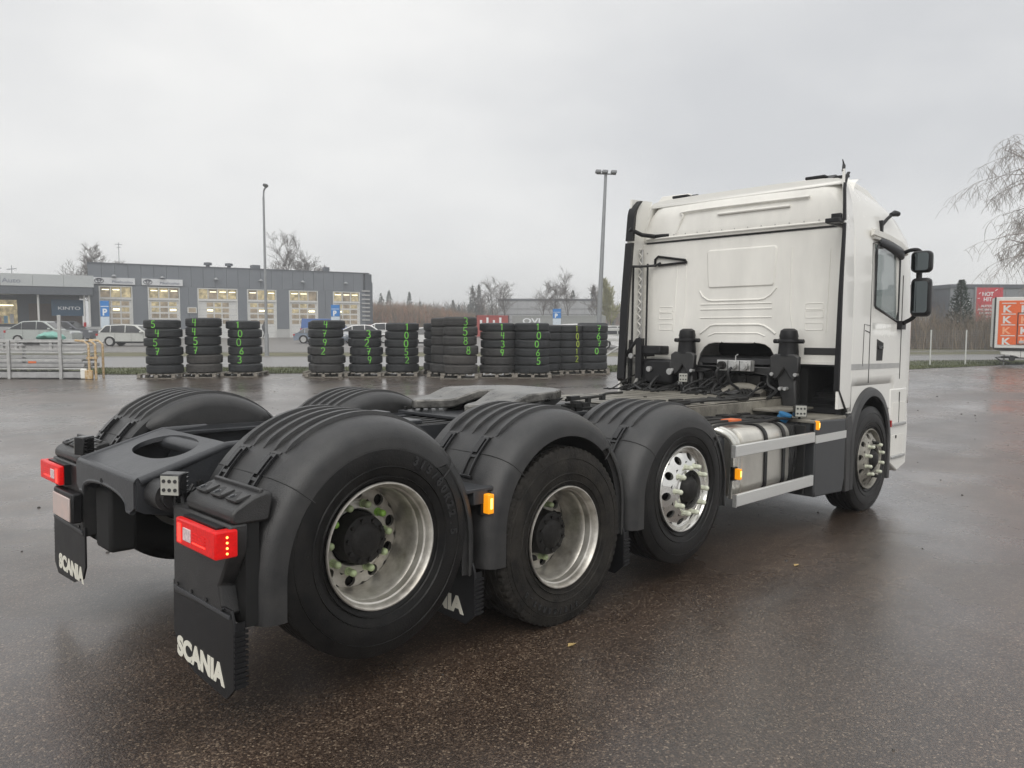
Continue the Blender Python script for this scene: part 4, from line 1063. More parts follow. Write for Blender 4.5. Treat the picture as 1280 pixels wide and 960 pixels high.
# ------------------------------------------------------------------ tyre stacks on pallets
STY = [mat('stack_tyre_a', (.022, .024, .026), .62, var=.25, vs=4), mat('stack_tyre_b', (.042, .041, .040), .7, var=.25, vs=4), mat('stack_tyre_c', (.060, .056, .052), .75, var=.25, vs=5)]
GREENP = mat('green_paint_mark', (.17, .56, .07), .6, var=.3, vs=14)
YELP = mat('yellow_green_paint_mark', (.42, .55, .06), .6, var=.3, vs=30)
WOOD = mat('grey_pallet_wood', (.22, .20, .17), .8, var=.3, vs=8)
def stack_tyre_mesh(R, h, mt):
    H = h/2; pr = [(-H*.80, .29), (-H*.98, .33), (-H, .40), (-H*.97, R-.075), (-H*.84, R-.022), (-H*.70, R-.004)]
    tr = []
    for y in (-.42, 0, .42): tr += [(H*(y-.05), R), (H*(y-.035), R-.012), (H*(y+.035), R-.012), (H*(y+.05), R)]
    prof = pr+tr+[(-y, r) for y, r in reversed(pr)]+[(H*.7, .36), (0, R-.05), (-H*.7, .36)]
    b = MB(); b.lathe(prof, 44, Matrix.Rotation(PI/2, 4, 'X'), closed=True); return b.mesh('tyre', mt, 35)
_tm = {}
def stm(R, h, k):
    key = (R, h, k)
    if key not in _tm: _tm[key] = stack_tyre_mesh(R, h, STY[k])
    return _tm[key]
def arc(cx, cy, rx, ry, a0, a1, n=10): return [(cx+rx*math.cos(math.radians(a0+(a1-a0)*k/n)), cy+ry*math.sin(math.radians(a0+(a1-a0)*k/n))) for k in range(n+1)]
DIG = {'0': [arc(.3, .5, .27, .48, 90, 450, 16)], '1': [[(.12, .78), (.34, 1), (.32, .02)]], '2': [arc(.3, .74, .25, .26, 165, -35, 9)+[(.04, .02), (.6, .04)]],
       '3': [arc(.26, .76, .26, .24, 140, -80, 9)+arc(.26, .27, .3, .26, 85, -140, 9)], '4': [[(.16, 1), (.08, .48), (.58, .5)], [(.5, .98), (.44, 0)]],
       '5': [[(.56, .98), (.14, .96), (.1, .56)]+arc(.26, .3, .28, .3, 95, -150, 9)], '6': [[(.5, 1), (.22, .66)]+arc(.3, .27, .25, .26, 160, 510, 12)],
       '7': [[(.04, .96), (.58, .96), (.24, 0)], [(.12, .5), (.52, .5)]], '8': [arc(.3, .76, .2, .22, 270, -90, 12)+arc(.3, .27, .25, .26, 90, 450, 12)],
       '9': [arc(.3, .7, .22, .26, 0, 360, 12)+[(.5, .6), (.3, 0)]]}
def digit_mesh(ch, R, h, a0, mt, wd=.0135):
    b = MB(); H = h*.78
    def P(u, v, o_): a = a0+(u-.3)*H*.95/R; return (math.sin(a)*(R+o_), -math.cos(a)*(R+o_), (v-.5)*H)
    for st in DIG[ch]:
        L = []; n = len(st)
        for i, (u, v) in enumerate(st):
            p, q = st[max(i-1, 0)], st[min(i+1, n-1)]; tx, ty = q[0]-p[0], q[1]-p[1]; l = math.hypot(tx, ty) or 1
            nx, ny = -ty/l*wd/(H*.95), tx/l*wd/H
            L.append(((u+nx, v+ny), (u-nx, v-ny)))
        rings = [[P(*a, .004), P(*a, .009), P(*c, .009), P(*c, .004)] for a, c in L]; b.loft(rings)
    return b.mesh('painted_digit', mt, 0)
ORD = ['topmost', 'second from top', 'third from top', 'fourth from top', 'fifth from top', 'bottom']
def pallet(M, desc, w_=1.15):
    t = root('pallet', 'low grey wooden pallet under the '+desc, 'pallet', 'pallets under the tyre stacks', M)
    bd = MB().cb((0, 0, 0), (.13, w_, .022)).mesh('deck_board', WOOD, 0); bk_ = MB().cb((0, 0, 0), (.10, .14, .08)).mesh('block', WOOD, 0); rn = MB().cb((0, 0, 0), (w_, .10, .02)).mesh('runner', WOOD, 0)
    for k in range(6): link('deck_board', bd, t, mtx=Matrix.Translation((-w_/2+.08+k*(w_-.16)/5, 0, .121)))
    for y in (-w_/2+.07, 0, w_/2-.07):
        link('runner', rn, t, mtx=Matrix.Translation((0, y, .011)))
        for x in (-w_/2+.07, 0, w_/2-.07): link('block', bk_, t, mtx=Matrix.Translation((x, y, .064)))
def stack(r, d, n, desc, digits='', a0=0., R=.515, h=.265, k=0, ks=None, first=0, pal=True, col=GREENP, seed=0):
    rn = random.Random(seed*17+3); M0 = place(r, d)
    if pal: pallet(M0, desc)
    tot = n
    for i in range(n):
        z = .137+h*.5+i*(h-.003); top = n-1-i
        kk = ks[top] if ks else k
        M = M0 @ Matrix.Translation((rn.uniform(-.03, .03), rn.uniform(-.02, .02), z)) @ Matrix.Rotation(rn.uniform(-.05, .05), 4, 'Z')
        o = link('tyre', stm(R, h, kk), None, mtx=M)
        pos = 'bottom' if i == 0 else ORD[top]
        has = top-first < len(digits) and top >= first
        lab = pos+' tyre in the '+desc
        if has: lab += ', digit '+digits[top-first]
        tag(o, lab, 'tyre', 'stacked truck tyres')
        if has: link('painted_digit', digit_mesh(digits[top-first], R, h*rn.uniform(.95, 1.12), a0+rn.uniform(-.06, .06), col, rn.uniform(.010, .015)), o)
stack(-10.42, 23.35, 6, 'leftmost stack', '5457', .02, .52, .268, 0, seed=1)
stack(-9.38, 23.75, 6, 'second stack from the left', '4457', -.12, .52, .278, 0, ks=[0, 0, 0, 0, 2, 2], seed=2)
stack(-8.26, 24.1, 6, 'third stack from the left', '10063', .02, .505, .265, 0, seed=3)
stack(-5.68, 24.0, 6, 'fourth stack from the left', '4792', .12, .52, .268, 0, ks=[0, 0, 0, 1, 1, 1], seed=4)
stack(-5.95, 24.75, 6, 'unmarked stack hidden behind the fourth stack', '', 0, .515, .262, 0, seed=44)
stack(-4.54, 24.2, 5, 'short five-tyre stack', '3279', .35, .51, .262, 0, seed=5)
stack(-3.45, 24.35, 6, 'sixth stack, just right of the short one', '10052', .42, .515, .255, 0, seed=6)
stack(-2.35, 25.2, 6, 'unmarked narrow stack right of the white gap', '', 0, .515, .255, 0, seed=7)
stack(-2.02, 24.15, 6, 'unmarked brownish stack left of the brown marked one', '', 0, .505, .282, 1, ks=[1]*6, seed=8)
stack(-1.55, 23.45, 6, 'brown stack in the middle of the row', '3588', .42, .515, .286, 1, ks=[1, 1, 1, 1, 2, 2], seed=9)
stack(-.46, 23.95, 6, 'wide stack right of the brown one', '1439', .30, .535, .256, 0, ks=[0, 1, 0, 1, 1, 1], seed=10)
stack(.30, 24.8, 6, 'unmarked stack squeezed between two marked ones', '', 0, .515, .248, 0, seed=11)
stack(.62, 23.9, 6, 'darkest wide stack, fourth from the right', '10065', .32, .53, .257, 0, seed=12)
stack(1.06, 25.2, 6, 'unmarked stack peeping out behind the widest', '', 0, .515, .246, 0, seed=13)
stack(1.78, 25.6, 6, 'stack with yellow digits', '10012', .62, .52, .246, 0, col=YELP, seed=14)
stack(2.62, 25.9, 6, 'rightmost stack by the cab', '7670', .30, .525, .248, 0, seed=15)
stack(2.75, 27.0, 6, 'unmarked stack behind the rightmost', '', 0, .515, .258, 0, seed=16, pal=True)

# ------------------------------------------------------------------ scaffold rack at the left with its load
def rack():
    M = place(-14.55, 22.9, .0)
    G = mat('galvanised_steel', (.50, .50, .49), .42, metal=.55, var=.2, vs=8); G2 = mat('dull_aluminium_plank', (.42, .42, .42), .5, metal=.4, var=.2, vs=4)
    t = root('scaffold_rack', 'long galvanised rack filled with silver scaffold planks beside the tyres', 'rack', mtx=M)
    x0, x1 = -2.4, 2.5
    for x, h in ((-1.6, 1.12), (.0, 1.12), (1.5, 1.85), ):
        for y in ((-.36, .36) if h < 1.5 else (-.36,)): MB().box(x-.045, x+.045, y-.03, y+.03, 0, h).build('rack_post', G, t, bev=.006)
    for i, (z, hh) in enumerate(((.12, .16), (.30, .05), (.40, .10), (.54, .07), (.66, .05), (.76, .04), (.98, .05), (1.08, .04))):
        for y in (-.29, .05, .3):
            o = MB().box(x0+random.uniform(-.1, .1), x1-.25+random.uniform(-.25, .05), y-.05, y+.03, z-hh/2, z+hh/2).build('scaffold_plank', (G2 if i % 2 == 0 else G), t, bev=.008)
    for z in (.06, .86, 1.12): MB().box(x0, x1-.2, -.335, -.30, z-.02, z+.025).build('rack_beam', G, t, bev=.004)
    for x in (-1.9, -1.1, -.2, .2, 1.2, 1.45): MB().box(x-.04, x+.04, -.33, -.25, .84, 1.05).build('rack_bracket', G, t)
    rb = MB()
    for k in range(14): rb.box(x0+.3*k, x0+.3*k+.2, -.345, -.335, .22, .26)
    rb.build('dark_gap_fittings', SEAM, t)['kind'] = 'stuff'
    MB().box(.55, .78, -.345, -.335, .46, .52).build('orange_tag', ORANGET, t)
    MB().box(.45, .9, -.40, -.34, 1.01, 1.05).build('black_clamp', SEAM, t)
    OR = mat('faded_orange_steel', (.62, .34, .06), .6, var=.35, vs=15, col2=(.7, .6, .45))
    b = MB()
    for x, y in ((2.30, -.32), (2.47, -.28), (2.38, .3)):
        b = MB(); b.tube([(x, y, 0), (x, y, 1.0), (x-.12, y, 1.1), (x-.38, y, 1.12)], .035, 8); b.build('orange_frame', OR, t)
    MB().cb((2.30, -.35, .13), (.22, .08, .26)).build('orange_foot', OR, t, bev=.02); MB().cb((2.38, -.3, .62), (.30, .07, .06)).build('orange_crossbar', OR, t)
    MB().cb((2.14, -.32, .16), (.18, .10, .30)).build('pale_wrap', PAINTD, t, bev=.03)
    # green tarpaulin bundle
    b = MB(); rn = random.Random(4); rings = []
    for k in range(13):
        x = -.62+k*.1; e = math.sin(PI*min(1, (k+.8)/13.5))**.5
        rings.append([(x, .0+.30*e*math.cos(q)*(1+rn.uniform(-.08, .08)), max(0, .115*e*(1+math.sin(q))*(1+rn.uniform(-.1, .1)))) for q in [2*PI*j/12 for j in range(12)]])
    b.loft(rings); o = b.build('tarpaulin_bundle', mat('sea_green_tarpaulin', (.20, .42, .36), .55, var=.2, vs=5), smooth=60); o.matrix_world = M @ Matrix.Translation((1.05, 0, 1.14)) @ Matrix.Scale(.62, 4, (1, 0, 0))
    tag(o, 'crumpled sea-green tarpaulin lying on the scaffold rack', 'tarpaulin')
rack()

# ------------------------------------------------------------------ lamp posts, parking signs, fence
STEEL = mat('weathered_pole_steel', (.30, .31, .32), .5, metal=.3, var=.1)
LAMPG = mat('street_lamp_head', (.25, .26, .27), .5)
M = place(-12.05, 38.3)
t = root('street_lamp', 'tall slim grey street lamp with single curved head before the garage', 'street lamp', mtx=M)
b = MB(); b.tube([(0, 0, 0), (0, 0, 1.1), (0, 0, 1.12), (0, 0, 7.7)], [.11, .105, .075, .05], 12); b.build('pole', STEEL, t)
b = MB(); b.tube(smooth_path([(0, 0, 7.65), (.02, 0, 7.95), (.10, -.1, 8.08), (.24, -.25, 8.14)]), .04, 8); b.build('arm', STEEL, t)
b = MB(); b.loft([[(x+p[0]*0, -.2-k*.12+0, 8.13) if 0 else (x+p[0]*w_, -.24-k, 8.14+p[1]*hh+k*.05) for p in rsec(1, 1, .3, 2)] for x, k, w_, hh in ((.22, 0, .10, .06), (.26, .15, .22, .11), (.30, .42, .24, .10), (.33, .62, .12, .05))]); b.build('lamp_head', LAMPG, t)
M = place(3.36, 30.9)
t = root('floodlight_mast', 'tall leaning grey mast with twin floodlights behind the tyre stacks', 'street lamp', mtx=M @ Matrix.Rotation(.035, 4, 'Y'))
b = MB(); b.tube([(0, 0, 0), (0, 0, 7.5)], [.11, .055], 12); b.build('pole', STEEL, t)
b = MB(); b.tube([(-.36, 0, 7.45), (.40, 0, 7.45)], .03, 8); b.build('crossbar', STEEL, t)
for x in (-.30, -.04, .30): b = MB(); b.box(x-.11, x+.11, -.20, .10, 7.46, 7.58); b.build('floodlight', LAMPG, t, bev=.03)
BLUES = mat('parking_sign_blue', (.04, .20, .52), .45, var=.05); WHS = mat('sign_white', (.75, .77, .78), .5, var=.04); WSOFT = mat('sign_pale_panel', (.55, .62, .68), .5)
def psign(r, d, w_, z0, z1, label, lower=True):
    t = root('parking_sign', label, 'sign', 'blue parking signs', place(r, d))
    MB().cyl((w_/2+.03, .03, 0), (w_/2+.03, .03, z1+.1), .03, n=8).build('post', STEEL, t)
    zm = z0+(z1-z0)*(.42 if lower else 0)
    p = MB().box(-w_/2, w_/2, 0, .03, zm, z1).build('sign_panel', BLUES, t)
    text_on('letter_p', 'P', frame(V((-w_*.27, -.004, zm+(z1-zm)*.08)), V((1, 0, 0)), V((0, 0, 1)), V((0, -1, 0))), (z1-zm)*.42, WHS, t, .003, .02)
    MB().box(-w_/2*.9, w_/2*.9, -.006, -.001, zm+(z1-zm)*.62, zm+(z1-zm)*.66).build('sign_stripe', WHS, t)
    if lower: MB().box(-w_/2, w_/2, 0, .03, z0, zm-.02).build('lower_panel', WSOFT, t)
psign(-28.65, 55, .62, 1.25, 3.15, 'tall blue parking sign with pale lower panel in front of the first garage door')
psign(-12.45, 55, .60, 1.5, 2.9, 'blue parking sign on a thin post before the sixth garage door')
psign(3.4, 60, .62, 1.5, 2.75, 'small blue parking sign in front of the grey OVL container')

def fence():
    t = root('mesh_fence', 'low wire mesh fence with pale posts along the yard right of the cab', 'fence')
    pos = [(r, 31.2+max(0, (r-16))*.1) for r in (13.9, 15.3, 16.75, 18.25, 19.9)]
    for r, d in pos: b = MB(); b.tube([(0, 0, 0), (0, 0, 1.42)], .028, 8); b.build('fence_post', mat('pale_post', (.55, .56, .54), .5), t).matrix_world = place(r, d)
    b = MB()
    for (r0, d0), (r1, d1) in zip(pos, pos[1:]):
        for k in range(15): z = .05+k*.095; b.tube([W(r0, d0, z), W(r1, d1, z)], .0022, 3, False)
        n = 16
        for k in range(n+1): f = k/n; b.tube([W(r0+(r1-r0)*f, d0+(d1-d0)*f, .03), W(r0+(r1-r0)*f, d0+(d1-d0)*f, 1.38)], .0022, 3, False)
    b.build('wire_mesh', STEEL, t, smooth=0)['kind'] = 'stuff'
fence()
t = root('steel_barrier', 'pale galvanised barrier rail with diagonal brace right of the tyre stacks', 'barrier', mtx=place(4.3, 30.2))
GV = mat('galvanised_rail', (.55, .55, .54), .45, metal=.5)
for z in (1.42, 1.02): MB().box(-1.0, 1.0, -.03, .0, z-.06, z+.06).build('rail', GV, t, bev=.01)
for x in (-.9, .7): MB().box(x-.04, x+.04, 0, .06, 0, 1.5).build('post', GV, t)
b = MB(); b.tube([(-.8, -.05, .35), (.2, -.05, 1.0)], .03, 6); b.build('brace', GV, t)

# ------------------------------------------------------------------ cars
CARM = {}
def carpaint(n, c, r=.3): 
    if n not in CARM: CARM[n] = mat('car_paint_'+n, c, r, coat=.5, metal=.25, var=.05)
    return CARM[n]
def car(r, d, head, pm, label, L=4.4, H=1.5, Wd=1.8, kind='hatch', lights=True, name='parked_car', cat='car'):
    t = root(name, label, cat, 'vehicles parked in front of the garage', place(r, d, head))
    rw = .33; xa = L*.30
    def arch(cx): return [(cx+(rw+.05)*math.cos(a), rw*.95+(rw+.05)*math.sin(a)) for a in [PI-PI*k/8 for k in range(9)]]
    zb = .22; belt = H*.60
    low = [(-L/2+.06, zb)]+arch(-xa)+arch(xa)+[(L/2-.05, zb), (L/2, zb+.25), (L/2-.03, belt*.80), (L/2-.22, belt*.93), (L*.24, belt+.02), (-L*.42, belt+.06), (-L/2+.05, belt*.96), (-L/2, belt*.6), (-L/2+.02, zb+.2)]
    if kind == 'van': low = [(-L/2+.03, zb)]+arch(-xa)+arch(xa)+[(L/2-.05, zb), (L/2, zb+.3), (L/2-.05, belt*.75), (L/2-.55, belt*.92), (L*.30, belt), (-L/2+.02, belt), (-L/2, zb+.3)]
    n = len(low); b = MB(); rings = []
    for y, s_ in ((-Wd/2, .0), (-Wd/2+.0, 0), (Wd/2, 0)):
        pass
    for y, zc in ((-Wd/2+.05, .985), (-Wd/2, .93), (-Wd/2, .93), (Wd/2, .93), (Wd/2, .93), (Wd/2-.05, .985)): rings.append([(x, y, z) for x, z in low])
    b.loft([rings[0], rings[1], rings[3], rings[5]]); b.build('body', pm, t, smooth=30, bev=.03)
    if kind == 'van': gh = [(L*.31, belt-.02), (L*.12, H-.02), (-L/2+.06, H), (-L/2+.02, belt-.02)]
    elif kind == 'suv': gh = [(L*.27, belt-.02), (L*.09, H-.05), (-L*.04, H), (-L*.24, H-.05), (-L*.44, belt+.12), (-L*.46, belt-.02)]
    elif kind == 'wagon': gh = [(L*.24, belt-.02), (L*.08, H-.04), (-L*.10, H), (-L*.38, H-.07), (-L*.47, belt+.05), (-L*.47, belt-.02)]
    else: gh = [(L*.22, belt-.02), (L*.07, H-.03), (-L*.12, H), (-L*.32, H-.08), (-L*.43, belt+.04), (-L*.43, belt-.02)]
    def ghr(y, k): return [(x, y*(1-(.0 if z < belt+.06 else .14)), z) for x, z in gh]
    b = MB(); b.loft([ghr(-Wd/2+.07, 0), ghr(Wd/2-.07, 0)]); b.build('roof', pm, t, smooth=30, bev=.04)
    # side glass, split by pillars
    cx = sum(x for x, z in gh)/len(gh)
    def inset(x, z): return (cx+(x-cx)*.90, belt+.03+(z-belt)*.86 if z > belt else z+.05)
    g2 = [inset(x, z) for x, z in gh]
    if kind != 'van':
        xs = sorted([min(x for x, z in g2), cx-.12*L*.9, cx+.12*L*.9, max(x for x, z in g2)])
    else: xs = [L*.02, L*.15, L*.29]
    def ztop(x):
        best = belt+.03
        pts = g2[:-1] if len(g2) > 4 else g2
        for (xa_, za), (xb, zb_) in zip(pts, pts[1:]):
            lo, hi = min(xa_, xb), max(xa_, xb)
            if lo <= x <= hi and hi > lo: best = max(best, za+(zb_-za)*(x-xa_)/(xb-xa_))
        return best
    for s_ in (-1, 1):
        for xa_, xb in zip(xs, xs[1:]):
            a_, c_ = xa_+.03, xb-.03; K = 6; vs = []
            for k in range(K+1):
                x = a_+(c_-a_)*k/K; zt = ztop(x); zb_ = belt+.04; f = (zt-zb_)/(H-belt)
                yb_ = Wd/2-.064; vs += [(x, s_*(yb_+.003), zb_), (x, s_*((Wd/2-.07)*(1-.14*min(1, f*1.15))+.014), zt)]
            b = MB(); b.add(vs, [(2*k, 2*k+1, 2*k+3, 2*k+2) for k in range(K)]); b.build('side_window', GLASSD, t, fix=False)
    for xx, z0, z1, k in ((gh[0][0], belt+.03, H-.09, 1), (gh[-2][0] if kind != 'van' else -L/2+.03, belt+.08, H-.12, -1)):
        i = (0, 1) if k == 1 else ((-2, -3) if kind != 'van' else (-1, -2))
        (xa_, za), (xb, zb_) = gh[i[0]], gh[i[1]]
        def q(f, y): return (xa_+(xb-xa_)*f+.012*k, y*(1-.14*f), za+(zb_-za)*f+.012)
        b = MB(); b.add([q(.15, -Wd/2+.18), q(.15, Wd/2-.18), q(.88, Wd/2-.16), q(.88, -Wd/2+.16)], [(0, 1, 2, 3)]); b.build('windscreen' if k == 1 else 'rear_window', GLASSD, t, fix=False)
    wm = [stm(.34, .22, 0), None]
    for sx in (-1, 1):
        for sy in (-1, 1):
            W_ = MB(); W_.lathe([(-.02, .001), (-.02, .07), (.0, .09), (-.012, .20), (-.012, .235)], 24)
            for k in range(5):
                a = 2*PI*k/5; W_.box(.05, .22, -.03, -.01, -.028, .028, Matrix.Rotation(a, 4, 'Y'))
            w_ = W_.build('wheel', SILV, t); w_.matrix_local = Matrix.Translation((sx*xa, sy*(Wd/2-.02), rw)) @ Matrix.Rotation(0 if sy < 0 else PI, 4, 'Z')
            b = MB(); b.lathe([(-.01, .225), (-.02, .24), (-.02, .31), (0, rw), (.18, rw), (.2, .3), (.2, .05), (.05, .04), (.05, .22)], 28); b.build('tyre', TYRE, w_)
    for sy in (-1, 1):
        MB().box(L/2-.16, L/2+.005, sy*(Wd/2-.22)-.20, sy*(Wd/2-.22)+.20, belt*.72, belt*.86).build('headlight', mat('headlight_glass', (.6, .62, .64), .15), t, bev=.02)
        MB().box(-L/2-.005, -L/2+.14, sy*(Wd/2-.18)-.18, sy*(Wd/2-.18)+.18, belt*.80, belt*.96).build('tail_light', REDR, t, bev=.02)
        MB().box(L*.15, L*.19, sy*(Wd/2+.07)-.08, sy*(Wd/2+.07)+.08, belt+.02, belt+.16).build('door_mirror', pm, t, bev=.03)
    for x in (-L*.22, L*.02, L*.20): MB().box(x-.004, x+.004, -Wd/2-.002, -Wd/2+.01, .35, belt-.02).build('door_gap', SEAM, t)
    MB().box(-xa+rw, xa-rw, -Wd/2-.008, -Wd/2+.02, .22, .34).build('sill', PLAST2, t)
    return t
car(-36.0, 60.0, .10, carpaint('sage_silver', (.42, .45, .43)), 'sage silver crossover parked behind the scaffold rack', 4.9, 1.75, 1.85, 'suv')
car(-39.3, 69, .0, carpaint('dark_grey', (.10, .105, .12)), 'dark grey car parked behind the sage silver crossover', 5.0, 1.75, 1.85, 'suv')
car(-26.2, 54.3, PI+.02 if 0 else .03, carpaint('pearl_silver', (.52, .53, .50)), 'silver estate car parked just left of the first tyre stack', 4.6, 1.50, 1.8, 'wagon')
car(-15.9, 68, -.15, carpaint('blue', (.05, .12, .32)), 'blue van parked behind the fourth tyre stack', 4.6, 2.0, 1.9, 'van', name='parked_van', cat='van')
car(-15.2, 62.5, -.1, carpaint('pale_blue_grey', (.20, .24, .30)), 'grey car half hidden behind the fourth tyre stack', 4.2, 1.3, 1.8, 'hatch')
car(-12.0, 64, .22, carpaint('white', (.75, .75, .74)), 'white car parked behind the short tyre stack', 4.6, 1.5, 1.85, 'suv')
car(-11.6, 72, .2, carpaint('white', (.75, .75, .74)), 'white crossover parked above the sixth tyre stack', 4.5, 1.65, 1.85, 'suv')
car(-14.2, 84, .0, carpaint('maroon', (.22, .05, .05)), 'dark red car at the right corner of the garage', 4.2, 1.5, 1.8, 'hatch')
car(-5.6, 55, .1, carpaint('white', (.75, .75, .74)), 'white car seen in the gap right of the sixth tyre stack', 4.4, 1.35, 1.8, 'hatch')
car(4.4, 50, .1, carpaint('white', (.75, .75, .74)), 'white car whose roof shows above the stack with yellow digits', 4.6, 1.62, 1.8, 'wagon')
car(7.2, 53, .1, carpaint('pearl_silver', (.52, .53, .50)), 'silver car behind the barrier right of the tyre stacks', 4.4, 1.5, 1.8, 'hatch')
car(-45, 62, .0, carpaint('pearl_silver', (.52, .53, .50)), 'silver car at the left edge behind the scaffold rack', 4.4, 1.5, 1.8, 'hatch')

# ------------------------------------------------------------------ person in front of the garage
def person():
    t = root('person', 'person in dark grey jacket and trousers walking before the garage doors', 'person', mtx=place(-25.1, 79.0, 2.4))
    J = [((0, 0, .95), .125), ((0, .01, 1.15), .13), ((0, .02, 1.38), .155), ((0, .01, 1.50), .07), ((0, -.02, 1.58), .065), ((0, -.03, 1.68), .10), ((0, -.03, 1.76), .08)]
    vs = [j[0] for j in J]; rad = [j[1] for j in J]; ed = [(i, i+1) for i in range(6)]
    def chain(root_i, pts):
        p = root_i
        for c, r_ in pts: vs.append(c); rad.append(r_); ed.append((p, len(vs)-1)); p = len(vs)-1
    chain(0, [((.10, 0, .88), .105), ((.11, -.16, .50), .07), ((.11, -.12, .10), .045), ((.11, -.26, .05), .035)])
    chain(0, [((-.10, 0, .88), .105), ((-.11, .06, .50), .07), ((-.11, .24, .14), .045), ((-.11, .14, .05), .035)])
    chain(2, [((.20, .02, 1.40), .07), ((.26, .08, 1.14), .05), ((.25, -.02, .92), .035), ((.25, -.06, .84), .03)])
    chain(2, [((-.20, .02, 1.40), .07), ((-.26, -.02, 1.14), .05), ((-.25, -.14, .95), .035), ((-.25, -.18, .88), .03)])
    me = bpy.data.meshes.new('body'); me.from_pydata(vs, ed, []); me.materials.append(mat('person_body', (.05, .05, .055), .8))
    o = link('body', me, t); sk_ = o.modifiers.new('skin', 'SKIN'); o.modifiers.new('sub', 'SUBSURF').levels = 1; o.modifiers['sub'].render_levels = 1
    for i, r_ in enumerate(rad): me.skin_vertices[0].data[i].radius = (r_, r_)
    me.skin_vertices[0].data[0].use_root = True
    b = MB(); b.tube([(0, .0, .86), (0, .0, 1.0), (0, .02, 1.35), (0, .02, 1.45)], [.19, .18, .20, .12], 12); b.build('jacket', mat('dark_jacket', (.07, .075, .08), .8), t, smooth=60)
    b = MB(); b.tube([(0, -.115, 1.62), (0, -.125, 1.70)], [.045, .05], 8); b.build('face', mat('skin', (.42, .28, .22), .6), t, smooth=60)
person()
# ================================================================== BUILDINGS
CLAD = mat('grey_cladding', (.165, .18, .20), .55, var=.06, vs=.5)
CLADD = mat('dark_grey_cladding', (.10, .11, .125), .55, var=.08)
CONC = mat('pale_plinth', (.42, .42, .41), .7, var=.08)
FRW = mat('white_door_frame', (.62, .62, .60), .5, var=.05)
WARM = mat('lit_warm_window', (.25, .22, .14), .3, emit=(.95, .76, .42), es=.34, var=.5, vs=2.5)
WARMD = mat('dim_lit_window', (.20, .17, .13), .3, emit=(.75, .58, .38), es=.20, var=.4, vs=1.5)
TUBE = mat('fluorescent_tube', (1, 1, .8), .3, emit=(1, .95, .66), es=1.8)
SGN = mat('sign_board_white', (.62, .63, .64), .5, var=.04)
LOGO = mat('dark_logo', (.06, .06, .08), .5)
TXG = mat('grey_lettering', (.22, .24, .29), .5)
L0 = (-41.1, 76.0); A_F = math.atan2(16.0, 24.7)
FM = place(L0[0], L0[1], A_F)            # local x along the facade, -y towards the yard, z up
